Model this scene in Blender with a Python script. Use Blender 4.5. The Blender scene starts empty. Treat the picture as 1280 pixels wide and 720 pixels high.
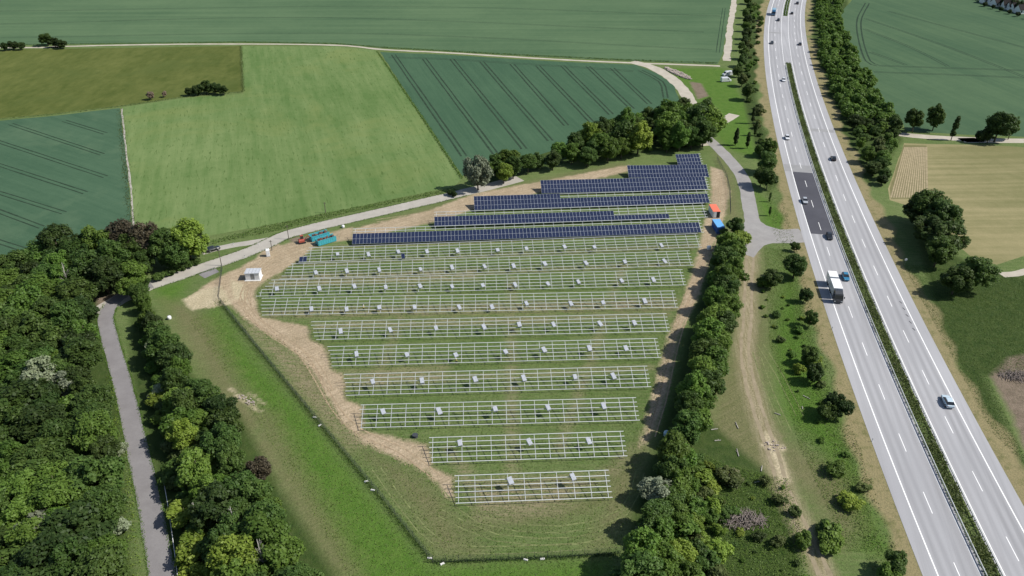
import bpy, bmesh, math, random
import numpy as np
from mathutils import Vector, Matrix
rad = math.radians
random.seed(7); RNG = np.random.default_rng(7)
S = bpy.context.scene
COL = S.collection

# ------------------------------------------------------------------ camera, sky, sun, exposure
FPX, YH, CAMH = 1000.0, 595.0, 118.0          # focal length and horizon offset in 1280-px units, height in metres
TH = math.atan(YH / FPX)
cam = bpy.data.cameras.new('camera'); cam_o = bpy.data.objects.new('camera', cam); COL.objects.link(cam_o)
cam.sensor_width = 36; cam.lens = 36 * FPX / 1280; cam.clip_start = 1; cam.clip_end = 12000
cam_o.location = (0, 0, CAMH); cam_o.rotation_euler = (math.pi / 2 - TH, 0, 0)
S.camera = cam_o
SUN_EL, SUN_DIR = rad(46), Vector((0.997, -0.08, 0)).normalized()
w = bpy.data.worlds.new('World'); S.world = w; w.use_nodes = True
nt = w.node_tree; bg = nt.nodes['Background']
sky = nt.nodes.new('ShaderNodeTexSky'); sky.sky_type = 'NISHITA'; sky.sun_disc = False
sky.sun_elevation = SUN_EL; sky.sun_rotation = math.atan2(SUN_DIR.x, SUN_DIR.y)
nt.links.new(sky.outputs[0], bg.inputs[0]); bg.inputs[1].default_value = 0.08
sl = bpy.data.lights.new('sun', 'SUN'); so = bpy.data.objects.new('sun', sl); COL.objects.link(so)
sl.energy = 4.0; sl.angle = rad(0.5); sl.color = (1.0, 0.955, 0.89)
d = Vector((SUN_DIR.x * math.cos(SUN_EL), SUN_DIR.y * math.cos(SUN_EL), math.sin(SUN_EL)))
so.rotation_euler = d.to_track_quat('Z', 'Y').to_euler(); so.location = (200, -60, 250)
S.view_settings.view_transform = 'Standard'; S.view_settings.look = 'None'
S.view_settings.exposure = 0.5; S.view_settings.gamma = 1.0; S.view_settings.use_curve_mapping = False
S.render.engine = 'CYCLES'

# ------------------------------------------------------------------ helpers
def G(u, v, z=0.0):
    """point of the map seen at photograph position (u, v), at height z above the ground"""
    dx = (u - 640) / FPX; dy = (v - 360) / FPX
    ry = math.cos(TH) - dy * math.sin(TH); rz = -math.sin(TH) - dy * math.cos(TH)
    t = (CAMH - z) / -rz
    return (dx * t, ry * t)
def GP(pts, z=0.0): return [G(u, v, z) for u, v in pts]

def tag(o, label=None, cat=None, group=None, kind=None):
    if label: o['label'] = label
    if cat: o['category'] = cat
    if group: o['group'] = group
    if kind: o['kind'] = kind
    return o
def link(name, mesh, parent=None, loc=(0, 0, 0), rot=(0, 0, 0), scale=(1, 1, 1)):
    o = bpy.data.objects.new(name, mesh); COL.objects.link(o)
    o.location = loc; o.rotation_euler = rot; o.scale = scale
    if parent: o.parent = parent
    return o
def empty(name, loc, rz=0.0, label=None, cat=None, group=None):
    o = link(name, None, None, loc, (0, 0, rz)); o.empty_display_size = 0.5
    return tag(o, label, cat, group)
class MB:
    """collects boxes, prisms, tubes and lofts into one mesh"""
    def __init__(s): s.v = []; s.f = []
    def add(s, vs, fs):
        n = len(s.v); s.v += [tuple(p) for p in vs]; s.f += [tuple(i + n for i in f) for f in fs]; return s
    def box(s, x0, x1, y0, y1, z0, z1):
        return s.add([(x0,y0,z0),(x1,y0,z0),(x1,y1,z0),(x0,y1,z0),(x0,y0,z1),(x1,y0,z1),(x1,y1,z1),(x0,y1,z1)],
                     [(3,2,1,0),(4,5,6,7),(0,1,5,4),(1,2,6,5),(2,3,7,6),(3,0,4,7)])
    def tube(s, a, b, r0, r1=None, n=7):
        a, b = Vector(a), Vector(b); r1 = r0 if r1 is None else r1
        d = (b - a).normalized(); u = d.orthogonal().normalized(); w_ = d.cross(u)
        vs = []
        for c, r in ((a, r0), (b, r1)):
            for k in range(n):
                t = 2 * math.pi * k / n; vs.append(c + (u * math.cos(t) + w_ * math.sin(t)) * r)
        fs = [(k, (k + 1) % n, n + (k + 1) % n, n + k) for k in range(n)] + [tuple(range(n))[::-1], tuple(range(n, 2 * n))]
        return s.add(vs, fs)
    def loft(s, rings, cap=True):
        n = len(rings[0]); vs = [p for r in rings for p in r]; fs = []
        for i in range(len(rings) - 1):
            for k in range(n): fs.append((i*n+k, i*n+(k+1) % n, (i+1)*n+(k+1) % n, (i+1)*n+k))
        if cap: fs += [tuple(range(n))[::-1], tuple(range((len(rings)-1)*n, len(rings)*n))]
        return s.add(vs, fs)
    def mesh(s, name, mat=None, smooth=False, bevel=0):
        m = bpy.data.meshes.new(name); m.from_pydata(s.v, [], s.f); m.update()
        if bevel:
            bm = bmesh.new(); bm.from_mesh(m)
            bmesh.ops.bevel(bm, geom=bm.edges[:], offset=bevel, segments=1, affect='EDGES'); bm.to_mesh(m); bm.free()
        bm = bmesh.new(); bm.from_mesh(m); bmesh.ops.recalc_face_normals(bm, faces=bm.faces[:]); bm.to_mesh(m); bm.free()
        if mat: m.materials.append(mat)
        if smooth: m.polygons.foreach_set('use_smooth', [True] * len(m.polygons))
        return m
    def build(s, name, mat, parent=None, loc=(0, 0, 0), rot=(0, 0, 0), smooth=False, bevel=0):
        return link(name, s.mesh(name, mat, smooth, bevel), parent, loc, rot)
def bx(*a): return MB().box(*a)

# ------------------------------------------------------------------ materials
class NT:
    def __init__(s, name):
        s.m = bpy.data.materials.new(name); s.m.use_nodes = True; s.t = s.m.node_tree
        s.b = s.t.nodes['Principled BSDF']
    def n(s, typ, **kw):
        o = s.t.nodes.new(typ)
        for k, v in kw.items(): setattr(o, k, v)
        return o
    def l(s, a, b): s.t.links.new(a, b)
    def pos(s):
        if not hasattr(s, '_p'): s._p = s.n('ShaderNodeNewGeometry').outputs['Position']
        return s._p
    def mapping(s, angle=0.0, scale=(1, 1, 1), vec=None):
        m = s.n('ShaderNodeVectorRotate'); m.rotation_type = 'Z_AXIS'; m.inputs['Angle'].default_value = angle
        s.l(vec or s.pos(), m.inputs['Vector'])
        q = s.n('ShaderNodeVectorMath', operation='MULTIPLY'); s.l(m.outputs[0], q.inputs[0]); q.inputs[1].default_value = scale
        return q.outputs[0]
    def noise(s, scale, detail=4, rough=.55, vec=None, dist=0.0):
        o = s.n('ShaderNodeTexNoise'); o.inputs['Scale'].default_value = scale; o.inputs['Detail'].default_value = detail
        o.inputs['Roughness'].default_value = rough; o.inputs['Distortion'].default_value = dist
        s.l(vec or s.pos(), o.inputs['Vector']); return o.outputs['Fac']
    def ramp(s, fac, a, b, lo=0.0, hi=1.0):
        o = s.n('ShaderNodeMapRange'); o.clamp = True; s.l(fac, o.inputs[0])
        for i, v in zip((1, 2, 3, 4), (a, b, lo, hi)): o.inputs[i].default_value = v
        return o.outputs[0]
    def mix(s, fac, a, b, mode='MIX'):
        o = s.n('ShaderNodeMix', data_type='RGBA', blend_type=mode)
        for sock, val in ((o.inputs['Factor'], fac), (o.inputs['A'], a), (o.inputs['B'], b)):
            if hasattr(val, 'links'): s.l(val, sock)
            elif isinstance(val, (int, float)): sock.default_value = val
            else: sock.default_value = (*val, 1)
        return o.outputs['Result']
    def math(s, op, a, b=0.0):
        o = s.n('ShaderNodeMath', operation=op)
        for i, val in enumerate((a, b)):
            if hasattr(val, 'links'): s.l(val, o.inputs[i])
            else: o.inputs[i].default_value = val
        return o.outputs[0]
    def bump(s, h, strength=.5, dist=.1):
        o = s.n('ShaderNodeBump'); o.inputs['Strength'].default_value = strength; o.inputs['Distance'].default_value = dist
        s.l(h, o.inputs['Height']); s.l(o.outputs[0], s.b.inputs['Normal'])
    def out(s, col, rough=.9, metal=0.0, spec=.2):
        if hasattr(col, 'links'): s.l(col, s.b.inputs['Base Color'])
        else: s.b.inputs['Base Color'].default_value = (*col, 1)
        if hasattr(rough, 'links'): s.l(rough, s.b.inputs['Roughness'])
        else: s.b.inputs['Roughness'].default_value = rough
        s.b.inputs['Metallic'].default_value = metal; s.b.inputs['Specular IOR Level'].default_value = spec
        return s.m
def plain(name, col, rough=.6, metal=0.0, spec=.4, var=.12, scale=3.0):
    t = NT(name); n = t.noise(scale, 5)
    c = t.mix(t.ramp(n, .3, .7), tuple(x * (1 - var) for x in col), tuple(min(1, x * (1 + var)) for x in col))
    return t.out(c, rough, metal, spec)
def field_mat(name, c0, c1, angle=0.0, row=0.5, streak=(.02, .6), fleck=None, big=.012, rowamt=.25, bumpd=.12, patch=None):
    """crop: broad patches, long streaks along the drilling direction, fine relief"""
    t = NT(name)
    v = t.mapping(angle, (streak[1], streak[0], 1))
    st = t.noise(1.0, 5, .6, v); st2 = t.noise(.35, 3, .5, v)
    pa = t.noise(big, 4, .6); fine = t.noise(1.6, 6, .75); mid = t.noise(.25, 5, .7)
    f = t.math('ADD', t.math('MULTIPLY', st, .45), t.math('MULTIPLY', st2, .35))
    f = t.math('ADD', f, t.math('MULTIPLY', pa, .55)); f = t.math('ADD', f, t.math('MULTIPLY', mid, .25))
    c = t.mix(t.ramp(f, .67, .95), c0, c1)
    c = t.mix(t.ramp(fine, .3, .75, 0, rowamt), c, tuple(x * .45 for x in c0))
    if patch: c = t.mix(t.ramp(t.noise(patch[1], 5, .65, None, .5), .52, .72, 0, patch[2]), c, patch[0])
    if fleck: c = t.mix(t.ramp(t.noise(fleck[1], 6, .7, t.mapping(angle, (1.1, .16, 1)) if fleck[3] else None), fleck[2], fleck[2] + .08, 0, .75), c, fleck[0])
    t.bump(t.math('ADD', fine, t.math('MULTIPLY', st, .5)), .6, bumpd)
    return t.out(c, .95, 0, .1)

M = {}
M['steel'] = plain('galvanised_steel', (.70, .72, .70), .40, .4, .5, .06)
M['post'] = plain('steel_post', (.33, .35, .33), .5, .5, .5, .1)
M['alu'] = plain('aluminium_frame', (.66, .68, .70), .4, .5, .5, .05)
t = NT('solar_cells')     # dark blue cells with fine busbars
uvz = t.n('ShaderNodeTexCoord').outputs['Object']
br = t.n('ShaderNodeTexBrick'); br.offset = 0; br.inputs['Scale'].default_value = 1; br.inputs['Brick Width'].default_value = .18
br.inputs['Row Height'].default_value = .09; br.inputs['Mortar Size'].default_value = .004
br.inputs['Color1'].default_value = (.010, .017, .045, 1); br.inputs['Color2'].default_value = (.012, .020, .055, 1); br.inputs['Mortar'].default_value = (.05, .06, .09, 1)
t.l(uvz, br.inputs['Vector']); oi = t.n('ShaderNodeObjectInfo').outputs['Random']
M['cells'] = t.out(t.mix(t.math('MULTIPLY', oi, .55), br.outputs['Color'], (.022, .030, .065)), .16, 0, .5)
M['wrap'] = plain('white_stretch_wrap', (.40, .42, .45), .35, 0, .4, .3, 6)
M['wood'] = plain('pallet_wood', (.38, .27, .16), .8)
M['white'] = plain('white_paint', (.78, .78, .77), .4, 0, .4, .04)
M['offwhite'] = plain('white_panel', (.70, .71, .72), .5, 0, .4, .06)
M['marking'] = plain('road_marking_paint', (.80, .80, .78), .6, 0, .3, .1, .8)
M['glass'] = plain('tinted_glass', (.02, .025, .03), .08, 0, .6, .1)
M['tyre'] = plain('rubber', (.02, .02, .02), .85)
M['rim'] = plain('alloy_rim', (.5, .5, .5), .35, .7)
M['black'] = plain('black_plastic', (.025, .025, .028), .6)
M['lamp'] = plain('lamp_lens', (.75, .75, .72), .15, 0, .6)
M['redlamp'] = plain('tail_lamp_lens', (.45, .02, .02), .2, 0, .6)
M['teal'] = plain('teal_paint', (.06, .36, .42), .55, 0, .4, .15)
M['rust'] = plain('rusty_scrap', (.16, .09, .07), .9, 0, .2, .5, 2)
M['red'] = plain('faded_red_paint', (.34, .075, .05), .5, 0, .4, .15)
M['orange'] = plain('orange_red_sheet', (.72, .17, .10), .55, 0, .3, .08)
M['skyblue'] = plain('light_blue_sheet', (.13, .36, .68), .5, 0, .3, .08)
M['blue'] = plain('deep_blue_paint', (.03, .10, .33), .5, 0, .4, .1)
M['grey'] = plain('grey_metal', (.28, .29, .30), .5, .3)
M['dgrey'] = plain('dark_grey_paint', (.05, .055, .06), .45, 0, .5)
M['pole'] = plain('weathered_pole', (.12, .10, .08), .9)
M['bark'] = plain('bark', (.10, .085, .065), .95, 0, .1, .35, 4)
M['deadwood'] = plain('bleached_dead_wood', (.34, .32, .28), .95, 0, .1, .3, 4)
M['brush'] = plain('dry_brushwood', (.20, .17, .15), .95, 0, .1, .45, 3)
M['stone'] = plain('pale_rubble', (.36, .31, .27), .95, 0, .1, .3, 2)
M['cfoot'] = plain('concrete_block', (.62, .61, .58), .9)
M['rooft'] = plain('dark_roof_tile', (.028, .025, .025), .95, 0, .1)
M['skin'] = plain('skin', (.45, .28, .20), .6)
M['hivis'] = plain('hi_vis_yellow', (.65, .62, .12), .8)
M['trouser'] = plain('dark_trousers', (.03, .035, .05), .9)
M['shirt'] = plain('pale_shirt', (.62, .60, .55), .9)
M['dshirt'] = plain('black_jacket', (.02, .02, .022), .9)
# ------------------------------------------------------------------ outlines of the land, measured on the photograph
def sd_poly(X, Y, poly):
    """signed distance in metres, positive inside"""
    P = np.array(poly); n = len(P); ins = np.zeros(X.shape, bool); dm = np.full(X.shape, 1e9)
    for i in range(n):
        ax, ay = P[i]; bx_, by = P[(i + 1) % n]
        c = (ay > Y) != (by > Y)
        with np.errstate(divide='ignore', invalid='ignore'):
            xi = (bx_ - ax) * (Y - ay) / (by - ay) + ax
        ins ^= c & (X < xi)
        ex, ey = bx_ - ax, by - ay; L = ex * ex + ey * ey + 1e-9
        tt = np.clip(((X - ax) * ex + (Y - ay) * ey) / L, 0, 1)
        dm = np.minimum(dm, (X - ax - tt * ex) ** 2 + (Y - ay - tt * ey) ** 2)
    dm = np.sqrt(dm); return np.where(ins, dm, -dm)
def sd_line(X, Y, pts, half):
    P = np.array(pts); dm = np.full(X.shape, 1e9)
    for i in range(len(P) - 1):
        ax, ay = P[i]; ex, ey = P[i + 1] - P[i]; L = ex * ex + ey * ey + 1e-9
        tt = np.clip(((X - ax) * ex + (Y - ay) * ey) / L, 0, 1)
        dm = np.minimum(dm, (X - ax - tt * ex) ** 2 + (Y - ay - tt * ey) ** 2)
    return half - np.sqrt(dm)
def smooth_pts(P, step=3.0):
    """Catmull-Rom through map points, resampled"""
    P = [Vector((*p, 0)) for p in P]; out = []
    E = [P[0] * 2 - P[1]] + P + [P[-1] * 2 - P[-2]]
    for i in range(1, len(E) - 2):
        a, b, c, d_ = E[i-1:i+3]; n = max(2, int((c - b).length / step))
        for k in range(n):
            q = k / n
            out.append(.5 * ((2*b) + (c-a)*q + (2*a-5*b+4*c-d_)*q*q + (3*b-a-3*c+d_)*q**3))
    out.append(P[-1]); return [(p.x, p.y) for p in out]
def ribbon(name, pts, half, z, mat, parent=None, kind='structure', jitter=0.0):
    """flat strip along map points; half = one width or a list"""
    vs = []; fs = []; n = len(pts)
    for i, (x, y) in enumerate(pts):
        a = pts[max(i-1, 0)]; b = pts[min(i+1, n-1)]; dx, dy = b[0]-a[0], b[1]-a[1]; L = math.hypot(dx, dy) or 1
        h = half[0] + (half[1]-half[0]) * i / (n-1) if isinstance(half, (tuple, list)) else half
        j0, j1 = random.uniform(-jitter, jitter), random.uniform(-jitter, jitter)
        vs += [(x - dy/L*(h+j0), y + dx/L*(h+j0), z), (x + dy/L*(h+j1), y - dx/L*(h+j1), z)]
        if i: fs.append((2*i-2, 2*i-1, 2*i+1, 2*i))
    o = MB().add(vs, fs).build(name, mat, parent)
    if kind: o['kind'] = kind
    return o
def sheet(name, poly, z, mat, parent=None, kind='structure', step=6.0, jitter=.25):
    vs = []
    for i, a in enumerate(poly):
        b = poly[(i+1) % len(poly)]; L = math.hypot(b[0]-a[0], b[1]-a[1]); n = min(80, max(1, int(L/step)))
        for k in range(n):
            q = k/n; vs.append((a[0]+(b[0]-a[0])*q + (random.uniform(-jitter, jitter) if k else 0), a[1]+(b[1]-a[1])*q + (random.uniform(-jitter, jitter) if k else 0), z))
    o = MB().add(vs, [tuple(range(len(vs)))]).build(name, mat, parent)
    if kind: o['kind'] = kind
    return o

# --- motorway axis (middle of the median) x(y), fitted to the photograph
AX = np.poly1d([4.88e-10, -5.89e-07, 4.26e-04, 5.19e-02, 77.9])
def ax_x(y):
    if y < 80: return AX(80) + (y-80) * AX.deriv()(80)
    if y > 620: q = y-620; return AX(620) + q*AX.deriv()(620) + .00035*q*q
    return AX(y)
def hw(y, off):
    s = (ax_x(y+1) - ax_x(y-1)) / 2; L = math.hypot(1, s)
    return (ax_x(y) + off/L, y - off*s/L)
def hw_heading(y): return math.atan2(1, (ax_x(y+1) - ax_x(y-1)) / 2)     # direction away from the camera
HWY = [-200, -100, 0, 40] + list(np.arange(60, 640, 6.0)) + [700, 800, 900, 1000]
def hw_strip(name, o0, o1, z, mat, ys=HWY, parent=None, kind='structure', jit=0.0):
    vs = []; fs = []
    for i, y in enumerate(ys):
        a = hw(y, o0 + random.uniform(-jit, jit)); b = hw(y, o1 + random.uniform(-jit, jit)); vs += [(*a, z), (*b, z)]
        if i: fs.append((2*i-2, 2*i-1, 2*i+1, 2*i))
    o = MB().add(vs, fs).build(name, mat, parent)
    at = o.data.attributes.new('lateral', 'FLOAT', 'POINT'); at.data.foreach_set('value', [v for _ in ys for v in (o0, o1)])
    if kind: o['kind'] = kind
    return o
MED, LANE, SHO = 2.15, 7.65, 2.75
# ------------------------------------------------------------------ ground: one sheet, with soil, dry grass and lush grass where they grow
gx = np.concatenate([[-7000, -3000, -1200, -700], np.arange(-430, -130, 4.0), np.arange(-130, 175, .75), np.arange(175, 440, 4.0), [700, 1200, 3000, 7000]])
gy = [-3000., -800., -200., -60., 0., 30., 60.]; y = 78.
while y < 660: gy.append(y); y += .5 + max(0, (y-90)) * .0045
gy = np.array(gy + [760., 1000., 1800., 4000., 9000.])
X, Y = np.meshgrid(gx, gy); Xf, Yf = X.ravel(), Y.ravel()
def mask(polys=(), lines=(), wdt=3.0):
    sd = np.full(Xf.shape, -1e3)
    for p in polys: sd = np.maximum(sd, sd_poly(Xf, Yf, GP(p)))
    for p, h in lines: sd = np.maximum(sd, sd_line(Xf, Yf, GP(p), h))
    return np.clip(.5 + sd / (2*wdt), 0, 1)
earth = mask([[(330,300),(352,306),(440,284),(442,300),(400,304),(384,316),(372,326),(352,340),(330,352),(318,366),(326,396),(384,408),(388,424),(408,436),(414,462),(430,470),(432,498),(453,508),(454,538),(500,548),(536,556),(540,582),(565,596),(568,628),(558,620),(536,592),(494,572),(452,552),(428,528),(408,494),(386,458),(358,432),(322,411),(298,391),(280,374),(258,366),(236,372),(262,352),(300,334),(322,322)],
              [(442,286),(540,262),(592,242),(680,226),(786,206),(786,214),(678,240),(592,262),(542,278),(440,300)],
              [(888,208),(905,214),(912,240),(908,262),(884,330),(872,372),(848,420),(838,470),(826,520),(812,548),(798,560),(806,532),(816,492),(828,446),(838,412),(850,384),(862,350),(872,318),(880,282),(889,250)]])
sand = mask([[(228,376),(250,362),(276,358),(284,368),(290,380),(268,384),(240,388)], [(288,350),(306,356),(310,378),(292,372)]],
            [([(288,486),(312,506),(326,514)], .35), ([(312,492),(330,505)], .3), ([(955,556),(978,561)], .8), ([(918,590),(924,598)], .6), ([(960,545),(972,572),(980,600)], 1.2)])
dry = mask([[(205,375),(235,380),(262,400),(300,480),(330,520),(310,560),(285,520),(250,455),(225,420)],
            [(330,530),(350,560),(400,640),(440,700),(450,720),(410,720),(376,660),(345,600),(310,560)],
            [(400,430),(362,470),(396,510),(420,540),(470,580),(520,640),(548,690),(600,694),(560,640),(545,610),(500,582),(440,560),(400,510)],
            [(930,310),(950,306),(960,420),(956,500),(990,560),(960,600),(930,580),(890,600),(880,540),(900,470),(920,400)],
            [(960,540),(1000,560),(1060,600),(1080,660),(1050,680),(1010,620),(975,590)],
            [(760,590),(800,560),(820,530),(800,600),(780,660),(740,690)],
            [(895,190),(915,215),(925,260),(930,300),(912,300),(905,262),(912,240)],
            [(780,204),(680,224),(640,234),(585,246),(680,240),(786,216)]],
           [([(560,660),(700,640),(775,620)], 1.5), ([(580,250),(460,284),(390,300)], 1.2), ([(330,520),(370,600),(420,690)], 2.0)], 5)
lush = mask([[(235,400),(275,385),(300,425),(340,470),(390,520),(450,600),(540,705),(760,700),(760,760),(460,760),(420,690),(370,600),(330,520),(290,470)],
             [(830,85),(905,85),(935,130),(950,200),(905,185),(880,150),(870,120)],
             [(945,240),(985,270),(990,286),(955,286)],
             [(985,330),(1010,420),(1060,560),(1110,690),(1085,690),(1030,560),(980,520),(965,430)],
             [(190,360),(235,350),(215,390)]], (), 4)
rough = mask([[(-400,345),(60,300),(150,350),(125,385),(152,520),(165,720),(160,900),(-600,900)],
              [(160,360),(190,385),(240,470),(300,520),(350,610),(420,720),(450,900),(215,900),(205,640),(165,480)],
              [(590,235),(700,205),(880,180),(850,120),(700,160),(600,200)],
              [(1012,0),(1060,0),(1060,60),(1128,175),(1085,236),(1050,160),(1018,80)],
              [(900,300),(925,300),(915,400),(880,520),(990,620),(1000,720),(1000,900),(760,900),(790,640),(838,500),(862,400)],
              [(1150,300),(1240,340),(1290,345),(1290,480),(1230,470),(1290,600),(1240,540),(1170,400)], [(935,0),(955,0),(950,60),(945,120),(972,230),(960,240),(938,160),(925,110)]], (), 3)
soil = mask([[(1238,470),(1262,446),(1300,440),(1300,600),(1280,560),(1266,520)], [(862,102),(876,104),(886,120),(872,124)], [(118,372),(150,366),(148,378),(128,396)]], [([(370,300),(384,300)], 2)], 2)
verge = np.zeros_like(Xf)
for o0, o1 in ((-MED-LANE-SHO-4.2, -MED-LANE-SHO+.5), (MED+LANE+SHO-.5, MED+LANE+SHO+4.2)):
    ax_ = np.array([ax_x(v) for v in gy]); s_ = np.gradient(ax_, gy); off = (X - ax_[:, None]) / np.hypot(1, s_)[:, None]
    wob = 1.0*np.sin(Y*.11) + .8*np.sin(Y*.37+2)
    sdv = np.minimum(off - o0 + wob*(o0 < 0), o1 - off + wob*(o0 > 0)).ravel(); verge = np.maximum(verge, np.clip(.5 + sdv/4, 0, 1))
# worn ground between rack rows and on mown strips: weak
worn = mask([[(296,396),(322,412),(358,434),(386,460),(408,496),(430,532),(455,556),(440,560),(400,520),(360,470),(320,425)], [(330,388),(846,372),(848,388),(334,398)], [(330,345),(600,336),(600,350),(330,360)], [(392,404),(700,394),(700,404),(392,412)], [(420,464),(560,456),(560,476),(440,486)], [(560,560),(600,600),(768,590),(790,560),(700,640),(600,650)]],
            [([(340,352),(855,330)], .9), ([(400,410),(835,392)], .9), ([(440,478),(812,460)], .7), ([(370,330),(865,308)], .9), ([(640,350),(640,640)], .8), ([(520,345),(470,480)], .7), ([(400,310),(872,290)], .9), ([(780,330),(700,560)], .7)], 3)
hay = mask((), [([(938,308),(936,350),(934,400),(931,440),(938,480),(950,520),(964,560),(980,610),(1003,660),(1022,700),(1040,740),(1075,820)], 1.9)], 2.2)
gm = bpy.data.meshes.new('ground'); nx, ny = len(gx), len(gy)
idx = np.arange(nx*ny).reshape(ny, nx)
quads = np.stack([idx[:-1, :-1], idx[:-1, 1:], idx[1:, 1:], idx[1:, :-1]], -1).reshape(-1, 4)
gm.vertices.add(nx*ny); gm.vertices.foreach_set('co', np.stack([Xf, Yf, np.zeros_like(Xf)], 1).ravel())
gm.loops.add(quads.size); gm.loops.foreach_set('vertex_index', quads.ravel())
gm.polygons.add(len(quads)); gm.polygons.foreach_set('loop_start', np.arange(0, quads.size, 4)); gm.update(calc_edges=True)
for nm, chans in (('land_a', (earth, sand, dry, lush)), ('land_b', (rough, soil, verge, worn)), ('land_c', (hay, hay, hay, hay))):
    a = gm.color_attributes.new(nm, 'FLOAT_COLOR', 'POINT'); a.data.foreach_set('color', np.stack(chans, 1).ravel().astype(np.float32))
t = NT('meadow_ground')
def attr(nm):
    a = t.n('ShaderNodeAttribute'); a.attribute_name = nm; s_ = t.n('ShaderNodeSeparateColor'); t.l(a.outputs['Color'], s_.inputs[0])
    return s_.outputs[0], s_.outputs[1], s_.outputs[2], a.outputs['Alpha']
eA, sA, dA, lA = attr('land_a'); rB, oB, vB, wB = attr('land_b'); hC = attr('land_c')[0]
n1 = t.noise(.05, 5, .6); n2 = t.noise(.35, 6, .7); n3 = t.noise(2.2, 6, .75); n4 = t.noise(.9, 6, .7, t.mapping(rad(3), (.18, 1.6, 1)))
n6 = t.noise(1.1, 7, .8); n5 = t.noise(.8, 6, .75, t.mapping(rad(-38), (.16, 1.8, 1)))
edge = t.math('ADD', t.math('MULTIPLY', n2, .5), t.math('MULTIPLY', n3, .25))
def soft(m, wd=.10, amt=1.0, off=.375): return t.ramp(t.math('ADD', m, t.math('SUBTRACT', edge, off)), .5-wd, .5+wd, 0, amt)
c = t.mix(t.ramp(n1, .35, .65), (.092, .150, .040), (.132, .186, .060))
c = t.mix(t.ramp(n4, .42, .66, 0, .5), c, (.215, .225, .105))
c = t.mix(t.ramp(n2, .45, .8, 0, .5), c, (.055, .100, .024))
lushc = t.mix(t.ramp(n2, .3, .7), (.060, .142, .016), (.105, .188, .032))
lushc = t.mix(t.ramp(n5, .5, .78, 0, .45), lushc, (.130, .160, .050))
c = t.mix(soft(lA, .3), c, lushc)
dryc = t.mix(t.ramp(n5, .3, .7), (.125, .128, .052), (.215, .185, .105))
c = t.mix(soft(dA, .32, .8), c, dryc)
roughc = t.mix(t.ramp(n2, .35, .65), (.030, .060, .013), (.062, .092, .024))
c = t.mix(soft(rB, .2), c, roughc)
c = t.mix(t.math('MULTIPLY', soft(wB, .3, .9), t.ramp(n4, .34, .56)), c, (.28, .235, .145))
vc = t.mix(t.ramp(n3, .3, .7), (.24, .20, .10), (.33, .28, .155)); vc = t.mix(t.ramp(n2, .5, .7, 0, .75), vc, (.10, .12, .035))
c = t.mix(soft(vB, .2), c, vc)
n7 = t.noise(1.0, 6, .75, t.mapping(rad(8), (1.6, .10, 1))); hc = t.mix(t.ramp(n7, .35, .65), (.21, .18, .095), (.42, .355, .24)); c = t.mix(soft(hC, .3, .95, .3), c, hc)
soilc = t.mix(t.ramp(n2, .3, .7), (.15, .115, .085), (.26, .20, .155)); c = t.mix(soft(oB, .2), c, soilc)
ea = t.mix(t.ramp(n2, .3, .7), (.40, .31, .21), (.55, .435, .305)); ea = t.mix(t.ramp(n5, .45, .7, 0, .7), ea, (.22, .17, .10)); ea = t.mix(t.ramp(n1, .45, .7, 0, .5), ea, (.25, .20, .12))
c = t.mix(soft(eA, .12), c, ea)
sa = t.mix(t.ramp(n2, .3, .7), (.44, .37, .24), (.56, .48, .33)); c = t.mix(soft(sA, .1), c, sa)
c = t.mix(t.ramp(n3, .40, .66, 0, .5), c, (.034, .048, .014)); c = t.mix(t.ramp(n6, .52, .75, 0, .22), c, (.22, .22, .12))
t.bump(t.math('ADD', n3, t.math('MULTIPLY', n2, 1.2)), .8, .25)
M['ground'] = t.out(c, .95, 0, .1); gm.materials.append(M['ground'])
ground = link('ground', gm); ground['kind'] = 'structure'
# ------------------------------------------------------------------ fields
def gang(p, q): a, b = G(*p), G(*q); return math.atan2(b[0]-a[0], b[1]-a[1])     # bearing from +Y
M['crop_top'] = field_mat('grain_crop_far', (.064, .116, .058), (.100, .160, .080), rad(90), streak=(.006, .22), rowamt=.2)
M['crop_teal'] = field_mat('blue_green_grain_crop', (.044, .094, .052), (.062, .120, .066), gang((530,73), (620,193)), streak=(.03, .8), rowamt=.22)
M['crop_left'] = field_mat('blue_green_grain_crop_west', (.046, .096, .054), (.068, .126, .072), gang((0,177), (132,221)), streak=(.03, .5), rowamt=.22, patch=((.10, .155, .088), .02, .7))
M['crop_light'] = field_mat('light_green_barley', (.092, .158, .046), (.165, .225, .084), gang((473,65), (577,226)), streak=(.03, .42), rowamt=.25, fleck=((.055, .100, .024), 1.0, .565, True), patch=((.165, .200, .065), .018, .7))
M['meadow_olive'] = field_mat('olive_fallow_meadow', (.068, .092, .019), (.128, .145, .040), 0, streak=(.1, .3), rowamt=.35, fleck=((.06, .075, .02), .35, .6, False), patch=((.075, .10, .025), .03, .8))
M['crop_right'] = field_mat('green_grain_crop_east', (.052, .100, .052), (.080, .135, .068), gang((1081,23), (1250,85)), streak=(.008, .25), rowamt=.22)
M['stubble'] = field_mat('mown_straw_field', (.175, .172, .075), (.315, .275, .145), rad(88), streak=(.012, .36), rowamt=.3, patch=((.25, .22, .115), .025, .7))
M['bare_rows'] = field_mat('young_row_crop_on_bare_soil', (.14, .135, .06), (.19, .175, .085), rad(7), streak=(.01, .5), rowamt=.15)
M['rowsoil'] = plain('pale_row_soil', (.31, .255, .16), .95, 0, .1, .2, .6)
M['cropgap'] = plain('trodden_crop_gap', (.028, .050, .030), .95, 0, .1, .3, .5)
M['cropgap2'] = plain('pressed_pale_crop', (.085, .130, .080), .95, 0, .1, .3, .5)
far = lambda *pts: [G(*p) for p in pts]
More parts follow.
